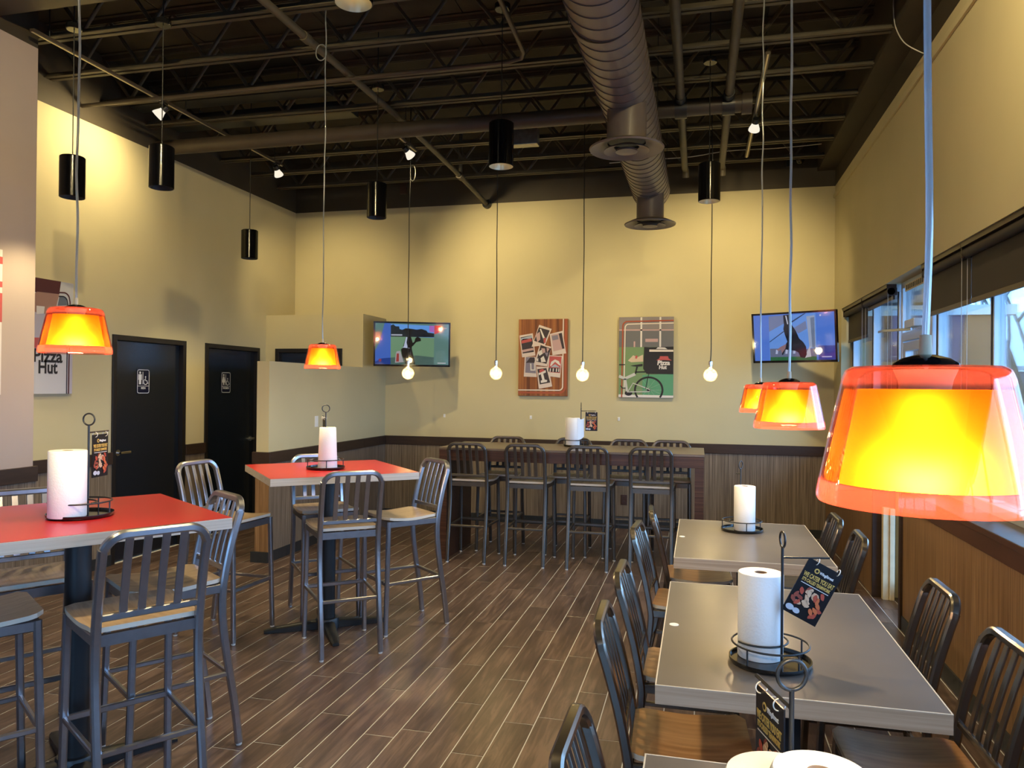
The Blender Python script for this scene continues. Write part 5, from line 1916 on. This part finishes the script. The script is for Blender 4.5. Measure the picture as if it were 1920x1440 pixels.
# ---- little wall plates
for x, lb in ((-3.145, 'tiny white wall hook below the left screen'), (-2.016, 'tiny white wall hook below the photo poster'), (-0.929, 'tiny white wall hook below the bicycle poster')):
    hk = empty('wall_hook', (x, YB, 1.315))
    tag(hk, lb, 'hook', 'small wall hooks')
    MB().bb(-0.014, 0.014, -0.006, 0, -0.022, 0.022).build('plate', MAT['white_plastic'], hk, bevel=0.002)
    MB().tube([(0, -0.006, 0.006), (0, -0.022, 0.002), (0, -0.024, 0.014)], 0.003, 6).build('prong', MAT['white_plastic'], hk)
ol = empty('wall_outlet', (-0.857, YB - 0.012, 0.345))
tag(ol, 'brown electrical outlet on the panelling behind the bar stools', 'outlet')
MB().bb(-0.037, 0.037, -0.006, 0, -0.060, 0.060).build('cover_plate', MAT['brown_plastic'], ol, bevel=0.002)
for s in (-1, 1):
    MB().bb(-0.017, 0.017, -0.009, -0.006, s * 0.026 - 0.014, s * 0.026 + 0.014).build('socket_face', MAT['brown_plastic'], ol, bevel=0.002)
of = MB().bb(0, 0.006, -0.035, 0.035, -0.058, 0.058).build('wall_switch', MAT['white_plastic'], None, bevel=0.002)
of.location = (XP, 7.36, 1.30)
tag(of, 'white switch plate on the partition behind the farther red table', 'switch')

# ---- bundle standing by the exit door
bn = empty('cream_bundle', (1.50, 6.665, 0))
tag(bn, 'cream folded board standing upright in the exit door jamb', 'board')
MB().bb(-0.045, 0.0, -0.02, 0.04, 0.0, 0.74).build('folded_half', MAT['cream'], bn, bevel=0.004)
MB().bb(0.002, 0.040, -0.035, 0.035, 0.0, 0.735).build('folded_half', MAT['cream'], bn, bevel=0.006)


# ---- roller blinds
def blind(y0, y1, drop, label, roll_only=None):
    root = empty('roller_blind', (XR + 0.045, y0, 2.50))
    tag(root, label, 'blind', 'dark roller blinds')
    L_ = y1 - y0
    MB().cyl((0, 0, 0), (0, L_, 0), 0.030, n=20).build('roller', MAT['blind_fabric'], root, smooth=40)
    MB().bb(-0.035, 0.040, 0, L_, 0.030, 0.0595).build('head_rail', MAT['blind_rail'], root)
    for y in (0, L_ - 0.004):
        MB().bb(-0.03, 0.044, y, y + 0.004, -0.03, 0.03).build('bracket', MAT['blind_rail'], root)
    MB().bb(0.024, 0.027, 0.003, L_ - 0.003, -drop, 0).build('fabric', MAT['blind_fabric'], root)
    MB().bb(0.018, 0.033, 0.012, L_ - 0.012, -drop - 0.03, -drop).build('bottom_bar', MAT['blind_rail'], root, bevel=0.003)
    for dx in (-0.02, 0.01):
        MB().tube([(dx, 0.02, -0.01), (dx, 0.022, -0.6), (dx, 0.02, -1.05)], 0.0016, 5).build('bead_chain', MAT['cord_grey'], root)
    return root


blind(4.985, 5.80, 0.27, 'dark roller blind next to the exit door, half lowered')
blind(2.90, 4.98, 0.27, 'dark roller blind at the picture edge beside the largest orange lamp')
blind(0.80, 2.86, 0.27, 'dark roller blind over the windows near the camera')
blind(-2.55, 0.76, 0.27, 'dark roller blind over the windows behind the camera')
blind(7.80, 8.74, 0.28, 'dark roller blind lowered beside the right screen')
blind(6.79, 7.77, 0.035, 'dark roller blind rolled up next to the exit door')
vg = empty('door_vent', (XR + 0.115, 5.98, 2.50))
tag(vg, 'cream slotted vent strip above the exit door', 'vent')
MB().bb(-0.012, 0.0, 0, 0.62, -0.028, 0.028).build('frame', MAT['cream'], vg, bevel=0.002)
for i in range(12):
    MB().bb(-0.014, -0.0121, 0.03 + i * 0.048, 0.055 + i * 0.048, -0.018, 0.018).build('slot', MAT['gasket'], vg)


# ================================================================== OUTSIDE
ground = MB().bb(XO, 40, -30, 50, -0.25, -0.12).bb(-30, XO, -30, YF - 0.15, -0.25, -0.12).build('ground', mat('asphalt', (0.26, 0.27, 0.28), 0.8, noise_amt=0.25, noise_scale=1.5), None)
tag(ground, 'grey wet parking ground outside the windows', 'ground', kind='structure')
ev = MB().bb(XO, XO + 1.3, YF, 14, 2.78, 3.0).build('roof_eave', mat('eave_paint', (0.34, 0.30, 0.30), 0.6), None)
tag(ev, 'pale roof overhang outside above the windows', 'eave', kind='structure')
wg = empty('wing_wall', (2.0, 10.3, 0))
tag(wg, 'orange brown outdoor wall seen through the windows', 'wall', kind='structure')
MB().bb(-0.26, 1.6, 0, 0.3, -0.12, 2.62).build('panel', mat('rust_wall', (0.36, 0.15, 0.07), 0.7, noise_amt=0.12, noise_scale=3), wg)
MB().bb(-0.26, 1.7, -0.05, 0.35, 2.62, 2.74).build('coping', MAT['white_plastic'], wg)


def bare_tree(x, y, hgt, seed, label):
    rnd = random.Random(seed)
    root = empty('bare_tree', (x, y, -0.12))
    tag(root, label, 'tree', 'bare trees outside')
    bark = MAT.get('bark') or mat('bark', (0.085, 0.075, 0.065), 0.85)
    MB().tube([(0, 0, 0), (0.03, 0.02, hgt * 0.15), (0, 0.05, hgt * 0.28)], [0.16, 0.13, 0.10], 8).build('trunk', bark, root, smooth=60)
    m = MB()

    def grow(p, d, ln, r, lev):
        pts = [p]
        q = p.copy()
        dd = d.copy()
        for k in range(4):
            dd = (dd + Vector((rnd.uniform(-.18, .18), rnd.uniform(-.18, .18), rnd.uniform(0, .12)))).normalized()
            q = q + dd * ln / 4
            pts.append(q.copy())
        m.tube(pts, [r, r * .85, r * .7, r * .55, r * .4], 5)
        if lev < 3:
            for k in range(4 if lev < 2 else 3):
                s = pts[2 + rnd.randrange(3)]
                nd = (dd + Vector((rnd.uniform(-.8, .8), rnd.uniform(-.8, .8), rnd.uniform(-.1, .5)))).normalized()
                grow(s, nd, ln * rnd.uniform(.55, .75), r * 0.5, lev + 1)

    for k in range(6):
        a = k * PI / 3 + rnd.uniform(-.3, .3)
        grow(Vector((0, 0.03, hgt * (0.20 + 0.012 * k))), Vector((0.6 * math.cos(a), 0.6 * math.sin(a), 1)).normalized(), hgt * 0.40, 0.065, 0)
    br = m.build('branches', bark, root, smooth=60)
    br['kind'] = 'stuff'
    return root


bare_tree(6.1, 16.4, 6.0, 3, 'bare leafless tree outside behind the largest orange lamp')
bare_tree(9.5, 19.0, 7.0, 4, 'bare leafless tree farther off outside the windows')
hs = empty('neighbour_house', (9.0, 24.0, -0.12))
tag(hs, 'blue-grey sided house across the parking ground', 'house')
MB().bb(-4, 5, 0, 6, 0, 2.4).build('body', mat('siding', (0.15, 0.20, 0.27), 0.7), hs)
for i in range(11):
    MB().bb(-4.02, 5.02, -0.03, 0.0, 0.1 + i * 0.21, 0.28 + i * 0.21).build('siding_board', MAT['siding'], hs)
rf = MB()
rf.prism([Vector((-4.4, -0.5, 2.4)), Vector((5.4, -0.5, 2.4)), Vector((5.4, 3, 4.2)), Vector((-4.4, 3, 4.2))], (0, -0.5, 0.9), 0.15)
rf.build('roof', mat('snowy_roof', (0.55, 0.60, 0.64), 0.8), hs)
for x in (-2.2, 1.5):
    wn_ = MB().bb(x, x + 1.0, -0.06, -0.03, 0.9, 1.9).build('window', MAT['white_plastic'], hs)
    MB().bb(x + 0.06, x + 0.94, -0.07, -0.06, 0.96, 1.84).build('pane', MAT['black_gloss'], wn_)
car = empty('parked_car', (4.75, 12.6, -0.12), R(20))
tag(car, 'snow dusted parked car outside behind the largest orange lamp', 'car')
cp = mat('car_paint', (0.10, 0.16, 0.24), 0.25, coat=0.6)
body = MB()
sec = [(-2.15, 0.45, 0.75), (-2.0, 0.35, 0.95), (-1.0, 0.30, 1.0), (1.0, 0.30, 0.98), (1.9, 0.33, 0.85), (2.15, 0.45, 0.65)]
for (yy, z0, z1) in sec:
    for (xx, zz) in ((-0.85, z0), (0.85, z0), (0.86, (z0 + z1) / 2), (0.80, z1), (-0.80, z1), (-0.86, (z0 + z1) / 2)):
        body.v.append(Vector((xx, yy, zz)))
for t in range(5):
    for i in range(6):
        i2 = (i + 1) % 6
        body.face((t * 6 + i, t * 6 + i2, (t + 1) * 6 + i2, (t + 1) * 6 + i))
body.face(range(6))
body.face([30 + i for i in range(6)])
body.build('body', cp, car, smooth=40)
cab = MB()
for (yy, z1, wx) in ((-1.75, 0.97, 0.78), (-1.1, 1.42, 0.62), (0.3, 1.45, 0.62), (1.15, 0.97, 0.76)):
    cab.v += [Vector((-wx, yy, z1)), Vector((wx, yy, z1)), Vector((wx + (0.14 if z1 > 1 else 0), yy, 0.96)), Vector((-wx - (0.14 if z1 > 1 else 0), yy, 0.96))]
for t in range(3):
    for i in range(4):
        i2 = (i + 1) % 4
        cab.face((t * 4 + i, t * 4 + i2, (t + 1) * 4 + i2, (t + 1) * 4 + i))
cab.face(range(4))
cab.face([12 + i for i in range(4)])
cab.build('cabin', MAT['black_gloss'], car, smooth=30)
MB().bb(-0.62, 0.62, -1.1, 0.3, 1.452, 1.50).build('roof_snow', mat('snow', (0.75, 0.80, 0.84), 0.9), car, bevel=0.02)
for sx in (-1, 1):
    for yy in (-1.3, 1.35):
        MB().cyl((sx * 0.70, yy, 0.32), (sx * 0.88, yy, 0.32), 0.32, n=24).build('wheel', MAT['black_metal'], car, smooth=40)
